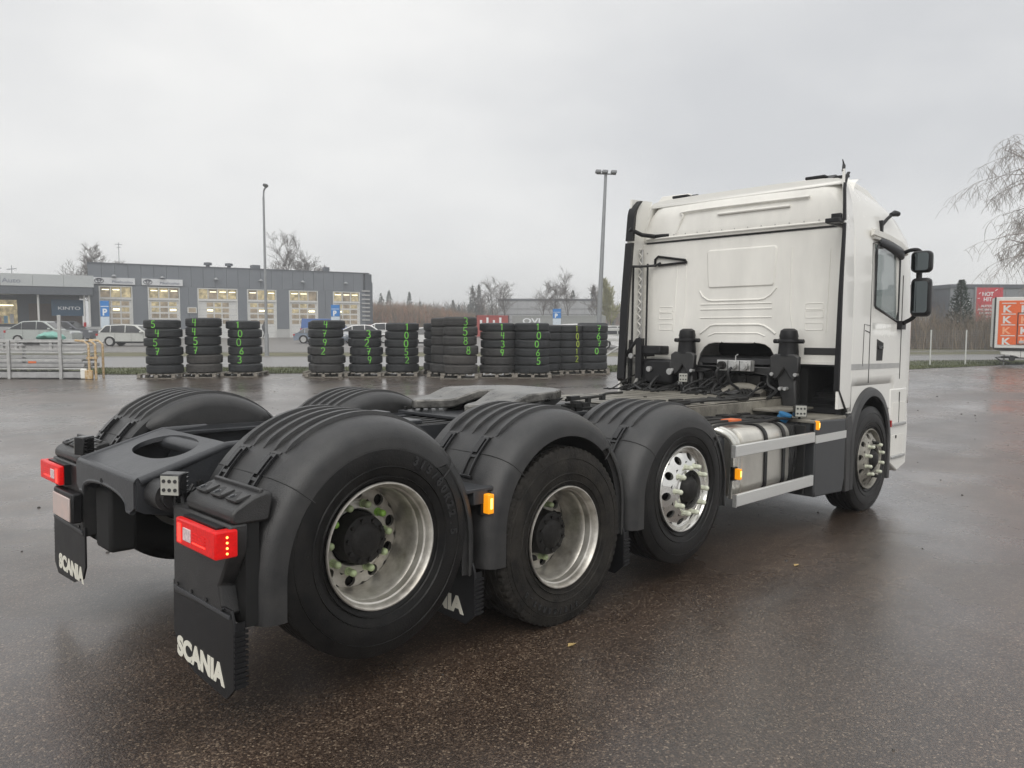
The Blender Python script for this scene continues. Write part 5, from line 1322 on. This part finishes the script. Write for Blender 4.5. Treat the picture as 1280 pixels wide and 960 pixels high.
def garage():
    t = root('garage_building', 'long grey clad garage with six lit sectional doors behind the parking lot', 'building', mtx=FM)
    LEN, H = 29.4, 7.45
    doors = [(.97, 3.76, 3, 1), (5.34, 8.16, 3, 1), (10.06, 13.92, 3, 0), (15.1, 18.05, 3, 1), (19.62, 22.7, 3, 1), (24.65, 27.7, 3, 1)]
    b = MB(); b.prism([(0, .25), (LEN, .25), (LEN, 22), (2.6, 22)], 0, H-.13, 'z'); b.build('building_core', CLADD, t)
    x = 0.
    segs = []
    for i, (x0, x1, c, g) in enumerate(doors): segs.append((x, x0)); x = x1
    segs.append((x, LEN-.9))
    for a, c in segs:
        n = max(1, round((c-a)/1.2)); w_ = (c-a)/n
        for k in range(n): MB().box(a+k*w_+.012, a+(k+1)*w_-.012, 0, .22, .95, 5.3).build('wall_panel', CLAD, t)
        MB().box(a, c, -.02, .22, 0, .93).build('plinth', CONC, t)
    for x0, x1, c, g in doors: MB().box(x0+.01, x1-.01, .02, .22, 5.17, 5.3).build('lintel', CLAD, t)
    for k in range(24): MB().box(k*LEN/25+.012, (k+1)*LEN/25-.012, 0, .22, 5.31, H-.12).build('wall_panel', CLAD, t)
    MB().prism([(LEN-.9, 0), (LEN, 0), (LEN, H-1.2), (LEN-.45, H-.2), (LEN-.9, H-.12)], .0, .24).build('corner_panel', CLADD, t)
    MB().prism([(-.05, -.06), (LEN-.4, -.06), (LEN-.4, 22), (2.55, 22)], H-.12, H, 'z').build('roof_edge', CLADD, t)
    for i, (x0, x1, c, g) in enumerate(doors):
        f = MB().box(x0-.09, x0, -.05, .2, 0, 5.2).box(x1, x1+.09, -.05, .2, 0, 5.2).box(x0, x1, -.05, .2, 3.88, 4.10).box(x0, x1, -.05, .2, 5.12, 5.2).build('door_frame', FRW, t)
        nw = 4 if i == 2 else 3; ww = (x1-x0)/nw
        for k in range(nw):
            wd = MB().box(x0+k*ww+.05, x0+(k+1)*ww-.05, .10, .14, 4.12, 5.11).build('upper_window', WARM if (i+k) % 3 else WARMD, t)
            MB().box(x0+k*ww-.04, x0+k*ww+.04, -.02, .14, 4.11, 5.12).build('window_bar', FRW, wd)
            if (i*3+k) % 4 != 2: MB().box(x0+k*ww+.2, x0+(k+1)*ww-.12, .085, .095, 4.80, 4.88).build('light_tube', TUBE, wd)
        if i == 2: p0, p1 = x0+.75, x1-.75
        else: p0, p1 = x0+.16, x1-.16
        d = MB().box(x0, x1, .06, .12, 0, 3.87).build('sectional_door', FRW, t)
        pw = (p1-p0)/3; rows = 4
        for r in range(rows):
            for k in range(3):
                z1 = 3.72-r*.60; lit = (r in (1,) and k != i % 3) or (r == 0 and (k+i) % 2)
                MB().box(p0+k*pw+.07, p0+(k+1)*pw-.07, .045, .058, z1-.42, z1).build('pane', WARM if lit else WARMD, d)
                if r == 1 and k == (i+1) % 3: MB().box(p0+k*pw+.12, p0+(k+1)*pw-.12, .035, .042, z1-.30, z1-.12).build('lit_lamp', TUBE, d)
        for r in range(1, 7): MB().box(x0+.02, x1-.02, .052, .062, r*.6-.018, r*.6-.004).build('section_joint', TXG, d)
        b = MB(); b.loft([[(x0+(x1-x0)*.45+px*k, -.25+py*k, z) for px, py in rsec(.5, .5, .2, 3)] for z, k in ((6.12, 1), (6.24, .6), (6.32, .25))]); b.build('wall_lamp', STEEL, t)
    # signs with the three-ellipse emblem
    for x0, x1 in ((.38, 4.11), (4.72, 8.55)):
        s_ = MB().box(x0, x1, -.16, -.01, 5.36, 6.0).build('sign_board', SGN, t)
        b = MB(); cx, cz = x0+.55, 5.68
        def el(rx, rz, ox=0, oz=0, r=.032): b.tube([(cx+ox+rx*math.cos(2*PI*k/20), -.175, cz+oz+rz*math.sin(2*PI*k/20)) for k in range(21)], r, 5, False)
        el(.39, .23); el(.12, .19, r=.03); el(.24, .085, 0, .09, .03)
        b.build('emblem', LOGO, s_)
        text_on('sign_lettering', 'Pikahuolto', frame(V((x0+1.65, -.17, 5.50)), V((1, 0, 0)), V((0, 0, 1)), V((0, -1, 0))), .25, TXG, s_, .01, .004, sx=1.25)
    # wall ladder, roof vents, small sign
    for k in range(8): MB().box(28.05, 29.0, -.12, -.02, 1.9+k*.48, 2.05+k*.48).build('louvre', CONC, t)
    MB().box(8.95, 9.85, -.1, 0, 2.6, 3.2).build('small_window_frame', FRW, t); MB().box(9.05, 9.75, -.11, -.09, 2.68, 3.12).build('small_window', WARMD, t)
    for x in (11.7, 13.9):
        b = MB(); b.tube([(x, 3, H), (x, 3, H+.35), (x, 3, H+.36), (x, 3, H+.62), (x, 3, H+.66)], [.2, .2, .42, .42, .15], 12); b.build('roof_vent', CLADD, t)
    MB().box(16.4, 17.3, 3, 4, H, H+.6).build('roof_vent', CLADD, t, bev=.04); MB().box(24.7, 25.3, 3, 3.8, H, H+.7).build('roof_vent', CLADD, t, bev=.04)
    b = MB(); b.cyl((3.1, 3, H), (3.1, 3, H+2.3), .03, n=6); b.tube([(2.75, 3, H+2.1), (3.4, 3, H+2.1)], .03, 6); b.tube([(2.9, 3, H+1.8), (3.3, 3, H+1.8)], .025, 6); b.build('antenna', STEEL, t)
garage()
def showroom():
    t = root('showroom_building', 'low showroom with pale fascia lettered Auto and deep canopy at the left edge', 'building', mtx=FM @ Matrix.Translation((0, -3, -.12)))
    FA = mat('pale_fascia', (.47, .49, .49), .5, var=.04); DK = mat('showroom_back_wall', (.11, .125, .145), .5, var=.15)
    n = 8; x0, x1 = -19.3, .2
    for k in range(n): MB().box(x0+(x1-x0)*k/n+.01, x0+(x1-x0)*(k+1)/n-.01, -.4, 0, 5.0, 6.08).build('fascia_panel', FA, t)
    MB().box(x0, x1, 0, 14, 4.3, 6.0).build('roof', CLADD, t)
    MB().box(x0, x1-.1, -.35, 4, 4.26, 4.98).build('canopy_edge', CLADD, t)
    MB().box(x0, x1-1, 3.0, 3.2, 0, 4.3).build('back_wall', DK, t)
    MB().box(-9.0, -5.9, 2.90, 3.0, 1.6, 3.80).build('lit_shop_window', WARM, t)
    MB().box(-8.8, -6.2, 2.86, 2.89, 3.25, 3.36).build('light_tube', TUBE, t)
    for k in range(6): MB().box(-8.9+k*.48, -8.6+k*.48, 2.85, 2.89, 1.65, 2.2+.15*(k % 3)).build('display_item', [mat('display_pink', (.6, .35, .28), .5), mat('display_blue', (.25, .45, .6), .5), SGN][k % 3], t)
    MB().box(-5.0, -.6, 2.90, 3.0, .2, 3.5).build('timber_wall', mat('brown_timber_wall', (.15, .12, .105), .7, var=.3, streak=(8, 1, 1)), t)
    s_ = MB().box(-3.25, -.45, 1.0, 1.1, 2.35, 3.85).build('sign_board', mat('navy_sign', (.035, .085, .145), .5), t)
    text_on('sign_lettering', 'KINTO', frame(V((-2.75, .985, 2.92)), V((1, 0, 0)), V((0, 0, 1)), V((0, -1, 0))), .30, WHS, s_, .01, .008, sx=1.45)
    text_on('fascia_lettering', 'Auto', frame(V((-7.0, -.41, 5.28)), V((1, 0, 0)), V((0, 0, 1)), V((0, -1, 0))), .40, TXG, t, .01, .004, sx=1.25)
    for x in (-12.5, -8.4, -4.3, -.62, -.2):
        c = MB().cyl((x, .1, 0), (x, .1, 4.3), .09, n=10).build('column', FRW, t)
        if x in (-4.3, -.62): MB().cyl((x, .1, .1), (x, .1, 1.75), .12, n=10).build('red_base', REDR, c)
    for x in (-6.2, -7.4): b = MB(); b.cyl((x, 3, 6), (x, 3, 7.0), .03, n=6); b.tube([(x-.4, 3, 6.6), (x+.4, 3, 6.7)], .04, 6); b.build('roof_aerial', STEEL, t)
    # glazed forecourt fence
    GF = mat('pale_fence_glass', (.40, .41, .41), .3)
    MB().box(x0, 1.0, -1.5, -1.46, .0, 1.35).build('forecourt_wall', GF, t)
showroom()

def hallbuilding(name, label, r, d, head, L, H, depth, m_, pw=1.5, roof=CLADD):
    t = root(name, label, 'building', mtx=place(r, d, head))
    MB().box(0, L, .2, depth, 0, H-.1).build('building_core', CLADD, t)
    n = int(L/pw); w_ = L/n
    me = MB().box(.012, w_-.012, 0, .18, 0, H-.35).mesh('wall_panel', m_, 0)
    for k in range(n): link('wall_panel', me, t, mtx=Matrix.Translation((k*w_, 0, 0)))
    MB().box(-.1, L+.1, -.1, depth, H-.34, H).build('roof_edge', roof, t); return t
PALEC = mat('pale_grey_cladding', (.36, .37, .38), .5, var=.07, vs=.3, streak=(6, 1, .3)); MIDC = mat('mid_grey_cladding', (.22, .235, .25), .5, var=.1, vs=.3)
t = hallbuilding('warehouse', 'pale grey industrial hall behind thin trees in the distance', -2.4, 130, .0, 17.5, 5.7, 20, PALEC)
for k in range(5): MB().box(-.05, 17.5, -.06, -.01, .4+k*.9, .44+k*.9).build('cladding_rib', CLADD, t)
def container(r, d, m_, label, txt=None, L=12.):
    t = root('shipping_container', label, 'container', 'shipping containers', place(r, d, 0))
    MB().box(0, L, .06, 2.4, .1, 2.5).build('container_body', m_, t)
    n = int(L/.28); b = MB()
    for k in range(n): b.box(k*.28+.03, k*.28+.17, 0, .08, .2, 2.4)
    b.build('corrugation', m_, t)['kind'] = 'stuff'
    for z in (.08, 2.42): MB().box(0, L, -.02, .08, z, z+.12).build('container_rail', m_, t)
    for x in (0, L-.12): MB().box(x, x+.12, -.03, .1, .08, 2.54).build('corner_post', SEAM if txt is None else m_, t)
    if txt: text_on('container_lettering', txt, frame(V((1.2, -.03, 1.62)), V((1, 0, 0)), V((0, 0, 1)), V((0, -1, 0))), .62, WHS, t, .01, .02, sx=1.5)
    else:
        for k in range(4): MB().box(.5+k*.75, .75+k*.75, -.03, 0, 1.4, 2.0+.3*(k % 2)).build('white_marking', WHS, t)
container(-.05, 92, mat('grey_container_paint', (.30, .31, .30), .6, var=.1), 'long grey shipping container lettered OVL in front of the warehouse', 'OVL', 11.)
container(-4.3, 91, mat('red_container_paint', (.36, .05, .04), .6, var=.15), 'faded red shipping container just left of the grey one', None, 3.9)

# right-hand halls behind the brush
t = hallbuilding('grey_hall', 'taller grey hall with letters and a large red advertising banner', 40.2, 72, .02, 22, 5.3, 20, MIDC, 1.6)
RB = MB().box(2.30, 4.75, -.16, -.02, 1.9, 5.0).build('red_banner', mat('banner_red', (.50, .045, .06), .5, var=.06), t)
MB().box(2.14, 2.27, -.2, 0, 1.6, 5.05).build('banner_frame', STEEL, t)
def wall_text(t, x, z, s_, h, m_=WHS, sx=1., y=-.17): return text_on('banner_lettering', s_, frame(V((x, y, z)), V((1, 0, 0)), V((0, 0, 1)), V((0, -1, 0))), h, m_, t, .01, .012, sx=sx)
wall_text(RB, 2.8, 4.25, 'HOT', .36, sx=1.0); wall_text(RB, 2.95, 3.76, 'HIT', .36, sx=1.0)
b = MB()
for (x0, z0), (x1, z1) in (((2.5, 4.4), (2.65, 4.55)), ((2.4, 4.0), (2.6, 4.02)), ((4.0, 4.7), (4.2, 4.85)), ((4.1, 3.8), (4.35, 3.7))): b.tube([(x0, -.18, z0), (x1, -.18, z1)], .035, 5)
b.build('banner_dashes', WHS, RB)['kind'] = 'stuff'
for i, (s_, x) in enumerate((('AUTOT', 2.75), ('AVOINNA', 2.45), ('KAUPPA', 2.6), ('TALVI', 2.9), ('TILAA', 2.95))): wall_text(RB, x, 3.22-i*.32, s_, .20, sx=1.15)
wall_text(t, .28, 3.4, 'A', .55, y=-.03); wall_text(t, 1.25+.25, 3.4, '4', .55, y=-.03)
t = hallbuilding('low_grey_hall', 'lower grey hall with roof vents seen past the truck mirror', 33.6, 75, .02, 8.6, 4.75, 15, PALEC, 1.4)
for x in (3.6, 5.2, 6.5, 7.1): MB().box(x, x+.5-.2*(x > 6.6), 2, 2.6, 4.7, 5.5).build('roof_vent', CLADD, t)
MB().box(5.6, 6.6, -.05, 0, 2.9, 3.6).build('faded_red_sign', mat('faded_red', (.4, .12, .12), .6), t)
hallbuilding('long_low_hall', 'long low dark hall at the far right behind the birch', 47, 95, 0., 40, 6.0, 20, MIDC, 2.)

# ------------------------------------------------------------------ orange box trailer at the right edge
def box_trailer():
    M = place(19.15, 31.1, -.50)
    t = root('box_trailer', 'white framed orange box trailer covered with white K signs at right edge', 'trailer', mtx=M)
    OR = mat('orange_box_side', (.72, .13, .03), .45, var=.04); WH = mat('off_white_frame', (.66, .66, .63), .5, var=.05); OW = mat('pale_orange_print', (.80, .36, .20), .5)
    L, D, z0, z1 = 4.8, 2.3, .71, 2.72
    MB().box(0, L, .02, D, z0, z1).build('box_body', WH, t, bev=.02)
    MB().box(.13, L-.13, .0, .025, z0+.14, z1-.14).build('orange_panel', OR, t)
    MB().box(-.03, .03, -.01, .06, z0-.02, z1).build('corner_edge', SEAM, t)
    cw, rh = .60, .425
    for i in range(8):
        for j in range(4):
            x = .20+i*cw; z = z1-.26-(j+1)*rh
            if x+cw > L-.2: continue
            MB().box(x+.02, x+cw-.10, -.008, .0, z+rh+.0, z+rh+.035).build('white_bar', WH, t)
            if i >= 2 and j == 3: continue
            m_ = OW if (i, j) in ((0, 2), (1, 1), (1, 3), (3, 1)) else WH
            text_on('letter_k', 'K', frame(V((x+.06, -.003, z+.09)), V((1, 0, 0)), V((0, 0, 1)), V((0, -1, 0))), .27, m_, t, .004, .012, sx=1.15)
    MB().box(.22, .22+cw-.12, -.008, 0, z1-.26-4*rh-.03, z1-.26-4*rh+.005).build('white_bar', WH, t)
    text_on('box_lettering', '1T', frame(V((1.24, -.003, z1-.26-4*rh+.08)), V((1, 0, 0)), V((0, 0, 1)), V((0, -1, 0))), .27, OW, t, .004, .01)
    for a in ((.76, .79, z0+.16, z1-.62), (.76, 2.1, z0+.15, z0+.18), (.76, 2.1, z1-.64, z1-.61), (2.08, 2.11, z0+.16, z1-.62)): MB().box(a[0], a[1], -.014, -.002, a[2], a[3]).build('hatch_frame', SEAM, t)
    MB().box(.84, 1.0, -.016, -.003, z0+.2, z0+.30).build('sticker', SILV, t)
    MB().box(.15, L, .05, D-.05, z0-.09, z0).build('chassis', SEAM, t)
    MB().prism([(.22, z0-.10), (L-.2, z0-.10), (L-.2, .34), (.9, .34), (.72, .42), (.28, z0-.26)], .1, .4).build('white_skirt', WH, t, bev=.015)
    MB().box(.93, .94, .09, .1, .34, z0-.1).build('skirt_joint', SEAM, t); MB().cyl((1.12, .1, .58), (1.12, .085, .58), .05, n=12).build('skirt_hole', SEAM, t)
    b = MB(); b.box(.3, 1.5, .3, .38, .30, .38); b.tube([(.3, .3, .34), (.1, .3, .33), (.3, .3, .2), (.62, .3, .12)], .03, 6); b.tube([(.62, .3, .62), (.62, .3, .3)], .02, 6); b.cyl((.66, .2, .30), (.66, .34, .30), .11, n=12); b.build('drawbar', SEAM, t)
    for x in (2.6, 3.3):
        w_ = MB().lathe([(-.01, .001), (-.01, .18), (0, .2)], 20).build('wheel', SILV, t); w_.matrix_local = Matrix.Translation((x, .35, .33))
        b = MB(); b.lathe([(0, .2), (-.02, .24), (0, .33), (.18, .33), (.18, .1)], 24); b.build('tyre', TYRE, w_)
box_trailer()

# ================================================================== TREES AND BRUSH
BARKG = mat('grey_bark', (.10, .09, .08), .85, var=.3, vs=8); TWIG = mat('bare_twigs', (.11, .095, .085), .85, var=.2); TWIGB = mat('birch_twigs', (.25, .22, .20), .85, var=.25)
BIRCH = mat('birch_bark', (.45, .43, .40), .7, var=.5, vs=4, col2=(.15, .14, .13)); NEED = mat('spruce_needles', (.022, .040, .028), .8, var=.4, vs=3)
CYP = mat('cypress_foliage', (.020, .045, .025), .8, var=.4, vs=4)
def bare_tree(name, label, M, h, spread, seed, levels=4, weep=0., trunk_m=BARKG, twig_m=TWIG, kid=5, r0=.16, up=.6, group=None, tw=.012, start=.25):
    rn = random.Random(seed); t = root(name, label, 'tree', group, M)
    tr = MB(); cr_ = MB()
    def grow(p, d, L, r, lv, b):
        n = 4 if lv > 1 else 5; pts = [p.copy()]; q = p.copy(); dd = d.copy()
        for i in range(n):
            dd = (dd+V((rn.uniform(-1, 1), rn.uniform(-1, 1), rn.uniform(-.6, .8)))*.14+V((0, 0, -weep*lv*.18 if lv > 1 else .04))).normalized()
            q = q+dd*(L/n); pts.append(q.copy())
        rr = [max(tw*.5, r*(1-.75*i/n)) for i in range(n+1)]
        b.tube(pts, rr, 6 if lv == 0 else (4 if lv < 3 else 3), False)
        if lv >= levels: return
        k = kid if lv else kid+5
        for j in range(k):
            f = (start if lv == 0 else .2)+(1-(start if lv == 0 else .2))*(j+rn.random()*.8)/k
            i0 = min(n-1, int(f*n)); pp = pts[i0].lerp(pts[i0+1], f*n-i0)
            ax = V((rn.uniform(-1, 1), rn.uniform(-1, 1), rn.uniform(-.2, .3))).normalized()
            nd = (dd*up+ax*(spread if lv == 0 else .75)).normalized()
            grow(pp, nd, L*(rn.uniform(.42, .62) if lv else rn.uniform(.30, .48)*(1.25-f*.6)), max(tw*.6, rr[i0]*.55), lv+1, cr_)
    grow(V((0, 0, 0)), V((0, 0, 1)), h, r0, 0, tr)
    tr.build('trunk', trunk_m, t, smooth=0, fix=False); cr_.build('crown', twig_m, t, smooth=0, fix=False)
bare_tree('birch_tree', 'large bare weeping birch spreading over the orange trailer at right edge', place(28.3, 38.5), 11.4, .95, 21, 4, .55, BIRCH, TWIGB, 7, .2, .35, None, .014, .18)
bare_tree('birch_tree', 'second bare birch mostly cut off by the right frame edge', place(32.6, 45), 10.5, .8, 23, 4, .5, BIRCH, TWIGB, 7, .24, .4, None, .020, .18)
for i, (r, d, h, sp, lab) in enumerate(((-54.3, 101, 8.8, .5, 'bare tree rising behind the left end of the garage roof'), (-33.6, 116, 11.0, .55, 'tallest bare tree behind the garage roof beside the street lamp'), (-30.4, 118, 9.4, .5, 'middle bare tree behind the garage roof'),
      (-28.0, 119, 8.4, .45, 'rightmost small bare tree behind the garage roof'), (-50.5, 104, 7.6, .4, 'thin bare tree beside the antenna on the garage roof'))):
    bare_tree('bare_tree', lab, place(r, d), h, sp, 40+i, 4, 0, BARKG, TWIG, 6, .17, .9, 'bare trees', .026, .3)
for i, (u, h, d) in enumerate(((4.6, 10.2, 118), (-1.2, 9.6, 122), (6.3, 9.2, 121), (8.3, 11.0, 117), (12.2, 9.0, 116), (-5.2, 9.4, 128), (-2.8, 10.2, 124))):
    bare_tree('bare_tree', ['slender bare tree standing centrally before the pale warehouse', 'bare tree at the left end of the pale warehouse', 'small bare tree right of the centre of the warehouse', 'tall bare tree near the right half of the warehouse', 'bare tree beside the leaning floodlight mast', 'pale bare tree left of the red container', 'bare tree just above the red container'][i], place(u, d), h*.66, .55, 60+i, 3, 0, BARKG, TWIG, 7, .10, .75, 'bare trees', .024, .35)
def conifer(r, d, h, w_, label, seed, m_=NEED, name='spruce_tree', col=False, layers=16):
    rn = random.Random(seed); t = root(name, label, 'tree', 'conifers', place(r, d)); b = MB()
    b.tube([(0, 0, 0), (0, 0, h*.96)], [.14, .03], 6); b.build('trunk', BARKG, t)
    f = MB()
    for i in range(layers*26):
        q = rn.random(); z = h*(.06+.93*q); e = (1-q)**.8 if not col else (math.sin(PI*min(1, (1-q)*.62+.06))*.95)
        rad = w_*e*rn.uniform(.35, 1.0); a = rn.uniform(0, 2*PI); s_ = rn.uniform(.25, .55)*(.5+.5*e)*(h/8)*(.55 if col else 1)
        c = V((rad*math.cos(a), rad*math.sin(a), z-(0 if col else rad*.25))); o_ = V((math.cos(a), math.sin(a), -.35 if not col else .9)).normalized(); sd_ = V((-math.sin(a), math.cos(a), rn.uniform(-.3, .3)))
        f.add([c-sd_*s_*.5-o_*s_*.3, c+sd_*s_*.5-o_*s_*.3, c+o_*s_], [(0, 1, 2)])
        f.add([c+V((0, 0, s_*.45)), c-V((0, 0, s_*.4))-o_*s_*.2, c+o_*s_*.9+sd_*.1], [(0, 1, 2)])
    f.build('crown', m_, t, smooth=0, fix=False)
conifer(32.3, 56.5, 4.85, .95, 'dark narrow columnar conifer in front of the grey hall', 1, CYP, 'cypress_tree', True, 60)
SP = [(-32.5, 8.2, 1.9), (-29.6, 8.0, 2.1), (-27.8, 8.6, 2.0), (-23.2, 8.3, 1.6), (-20.8, 6.2, 1.4), (-17.2, 5.3, 1.2), (-15.6, 5.1, 1.2), (-13.4, 6.6, 1.6), (-12.1, 5.5, 1.3), (-9.0, 9.6, 1.8), (-7.6, 9.8, 1.6), (14.2, 8.0, 1.4), (10.6, 7.2, 1.5)]
SPL = ['first spruce right of the garage corner', 'second spruce right of the garage corner', 'third spruce right of the garage corner', 'taller spruce above the white crossover', 'short spruce in the brown thicket', 'small dark spruce above the unmarked narrow tyre stack', 'smallest dark spruce in the gap of the tree line', 'pointed blue-green spruce standing clear of the thicket', 'lower spruce right of the pointed one', 'tall spruce left of the pale warehouse', 'slim spruce touching the left edge of the warehouse', 'dark spruce right of the leaning mast', 'dark spruce behind the warehouse right half']
for i, (r, h, w_) in enumerate(SP): conifer(r, 176 if r < 0 else 138, h*1.05, w_, SPL[i], 80+i)
bare_tree('larch_tree', 'narrow yellow-green tree between the mast and the cab', place(15.0, 118), 6.2, .3, 91, 3, 0, BARKG, mat('yellow_green_leaves', (.28, .27, .12), .8, var=.3), 9, .12, 1.2, None, .09, .1)

def thicket(name, label, r0, r1, d0, d1, h, n, mats, seed, th=.035, lean=.25, prof=None, cnt=1):
    rn = random.Random(seed); bs = [MB() for _ in mats]
    for i in range(n):
        r = rn.uniform(r0, r1); d = rn.uniform(d0, d1); p = W(r, d, 0); hh = h*(.3+.8*rn.random()**1.3)*(prof(r) if prof else 1)
        b = bs[rn.randrange(len(mats))]; w_ = th*rn.uniform(.5, 1.2); a = rn.uniform(-.8, .8)
        l1 = (RT*rn.uniform(-lean, lean)+F0*rn.uniform(-lean, lean))*hh*.5; sd_ = (RT*math.cos(a)+F0*math.sin(a))*w_
        m1 = p+V((0, 0, hh*.55))+l1*.5; tp = p+V((0, 0, hh))+l1
        b.add([p-sd_, p+sd_, m1+sd_*.7, m1-sd_*.7, tp], [(0, 1, 2, 3), (3, 2, 4)])
        for k in range(5):
            f = rn.uniform(.25, .98); q = p.lerp(tp, f); o_ = (RT*rn.uniform(-1, 1)+F0*rn.uniform(-1, 1)+V((0, 0, rn.uniform(.4, 1.3)))).normalized()*hh*.28
            b.add([q-sd_*.45, q+sd_*.45, q+o_], [(0, 1, 2)])
    vs = []; fs = []; 
    B = MB()
    for i, b in enumerate(bs): B.cur = i; B.add(b.v, b.f)
    tag(B.build(name, mats, smooth=0, fix=False), label, 'brush', kind='stuff')
DB = [mat('dead_stem_brown', (.17, .13, .095), .85, var=.25, vs=.6), mat('dead_stem_straw', (.26, .21, .15), .85, var=.25, vs=.6), mat('dead_stem_grey', (.16, .145, .13), .85, var=.2, vs=.6)]
thicket('dead_brush', 'tall dead brown weeds and saplings along the far side of the road at right', 20.5, 50, 50, 62, 3.0, 12000, DB, 3, .020, .7, lambda r: .85+.3*math.sin(r*.9)*math.sin(r*.37+1))
RBR = [mat('thicket_rust', (.30, .145, .075), .85, var=.3, vs=.2), mat('thicket_brown', (.17, .105, .07), .85, var=.3, vs=.2), mat('thicket_olive', (.13, .11, .06), .85, var=.3, vs=.2)]
thicket('brown_thicket', 'far rusty brown thicket of bare bushes beyond the parking lot', -40, 17, 142, 172, 4.9, 26000, RBR, 5, .07, .8, lambda r: max(.45, min(1., (-r+14)/34)))
thicket('far_wood', 'far grey-brown wood on the horizon', -90, 130, 205, 240, 6.5, 14000, [RBR[1], DB[2], NEED], 8, .20, .6)
# small stones and fallen leaves on the yard
STN = mat('wet_stone', (.05, .045, .04), .5, var=.3); LEAF = mat('fallen_leaf', (.42, .30, .12), .7, var=.3)
rn = random.Random(9)
b = MB()
for i in range(260):
    r = rn.uniform(-6, 12); d = rn.uniform(1.5, 20); p = V((CAM.x, CAM.y, 0))+RT*r+F0*d; p.z = gz(r, d)
    s_ = rn.uniform(.006, .016)*(1 if rn.random() < .9 else 1.8); k = 5
    ring = [(p.x+s_*math.cos(2*PI*j/k)*rn.uniform(.7, 1.2), p.y+s_*math.sin(2*PI*j/k)*rn.uniform(.7, 1.2), p.z-.001) for j in range(k)]
    tp = [(p.x+(x-p.x)*.6, p.y+(y-p.y)*.6, p.z+s_*.7) for x, y, z in ring]; b.loft([ring, tp])
tag(b.build('loose_stones', STN, smooth=0), 'small dark loose stones scattered on the wet asphalt', 'stones', kind='stuff')
for i, (x, y, lab) in enumerate(((3.48, -1.65, 'single yellow fallen leaf on the asphalt beside the side guard'), (1.08, -1.50, 'small pale fallen leaf on the asphalt near the rear wheels'))):
    b = MB(); q = .035; z = .004
    b.add([(x-q, y, z), (x-q*.3, y-q*.5, z+.006), (x+q, y-.005, z+.002), (x-q*.2, y+q*.55, z+.007), (x, y, z+.002)], [(0, 1, 4), (1, 2, 4), (2, 3, 4), (3, 0, 4)])
    tag(b.build('fallen_leaf', LEAF, smooth=0), lab, 'leaf')
# ------------------------------------------------------------------ light drizzle haze: one closed box round the whole place
hm = bpy.data.materials.new('thin_haze'); hm.use_nodes = True; n = hm.node_tree.nodes; n.clear()
o_ = n.new('ShaderNodeOutputMaterial'); pv = n.new('ShaderNodeVolumePrincipled')
pv.inputs['Color'].default_value = (.95, .96, .97, 1); pv.inputs['Density'].default_value = .0021; pv.inputs['Anisotropy'].default_value = .2
hm.node_tree.links.new(pv.outputs[0], o_.inputs['Volume'])
me = MB().box(-430, 430, -90, 530, -4.6, 21).mesh('haze', hm, 0)
h = link('haze', me); h.matrix_world = frame(V((CAM.x, CAM.y, 0)), RT, F0, V((0, 0, 1))); h['kind'] = 'stuff'; h['label'] = 'thin grey drizzle haze over the yard'
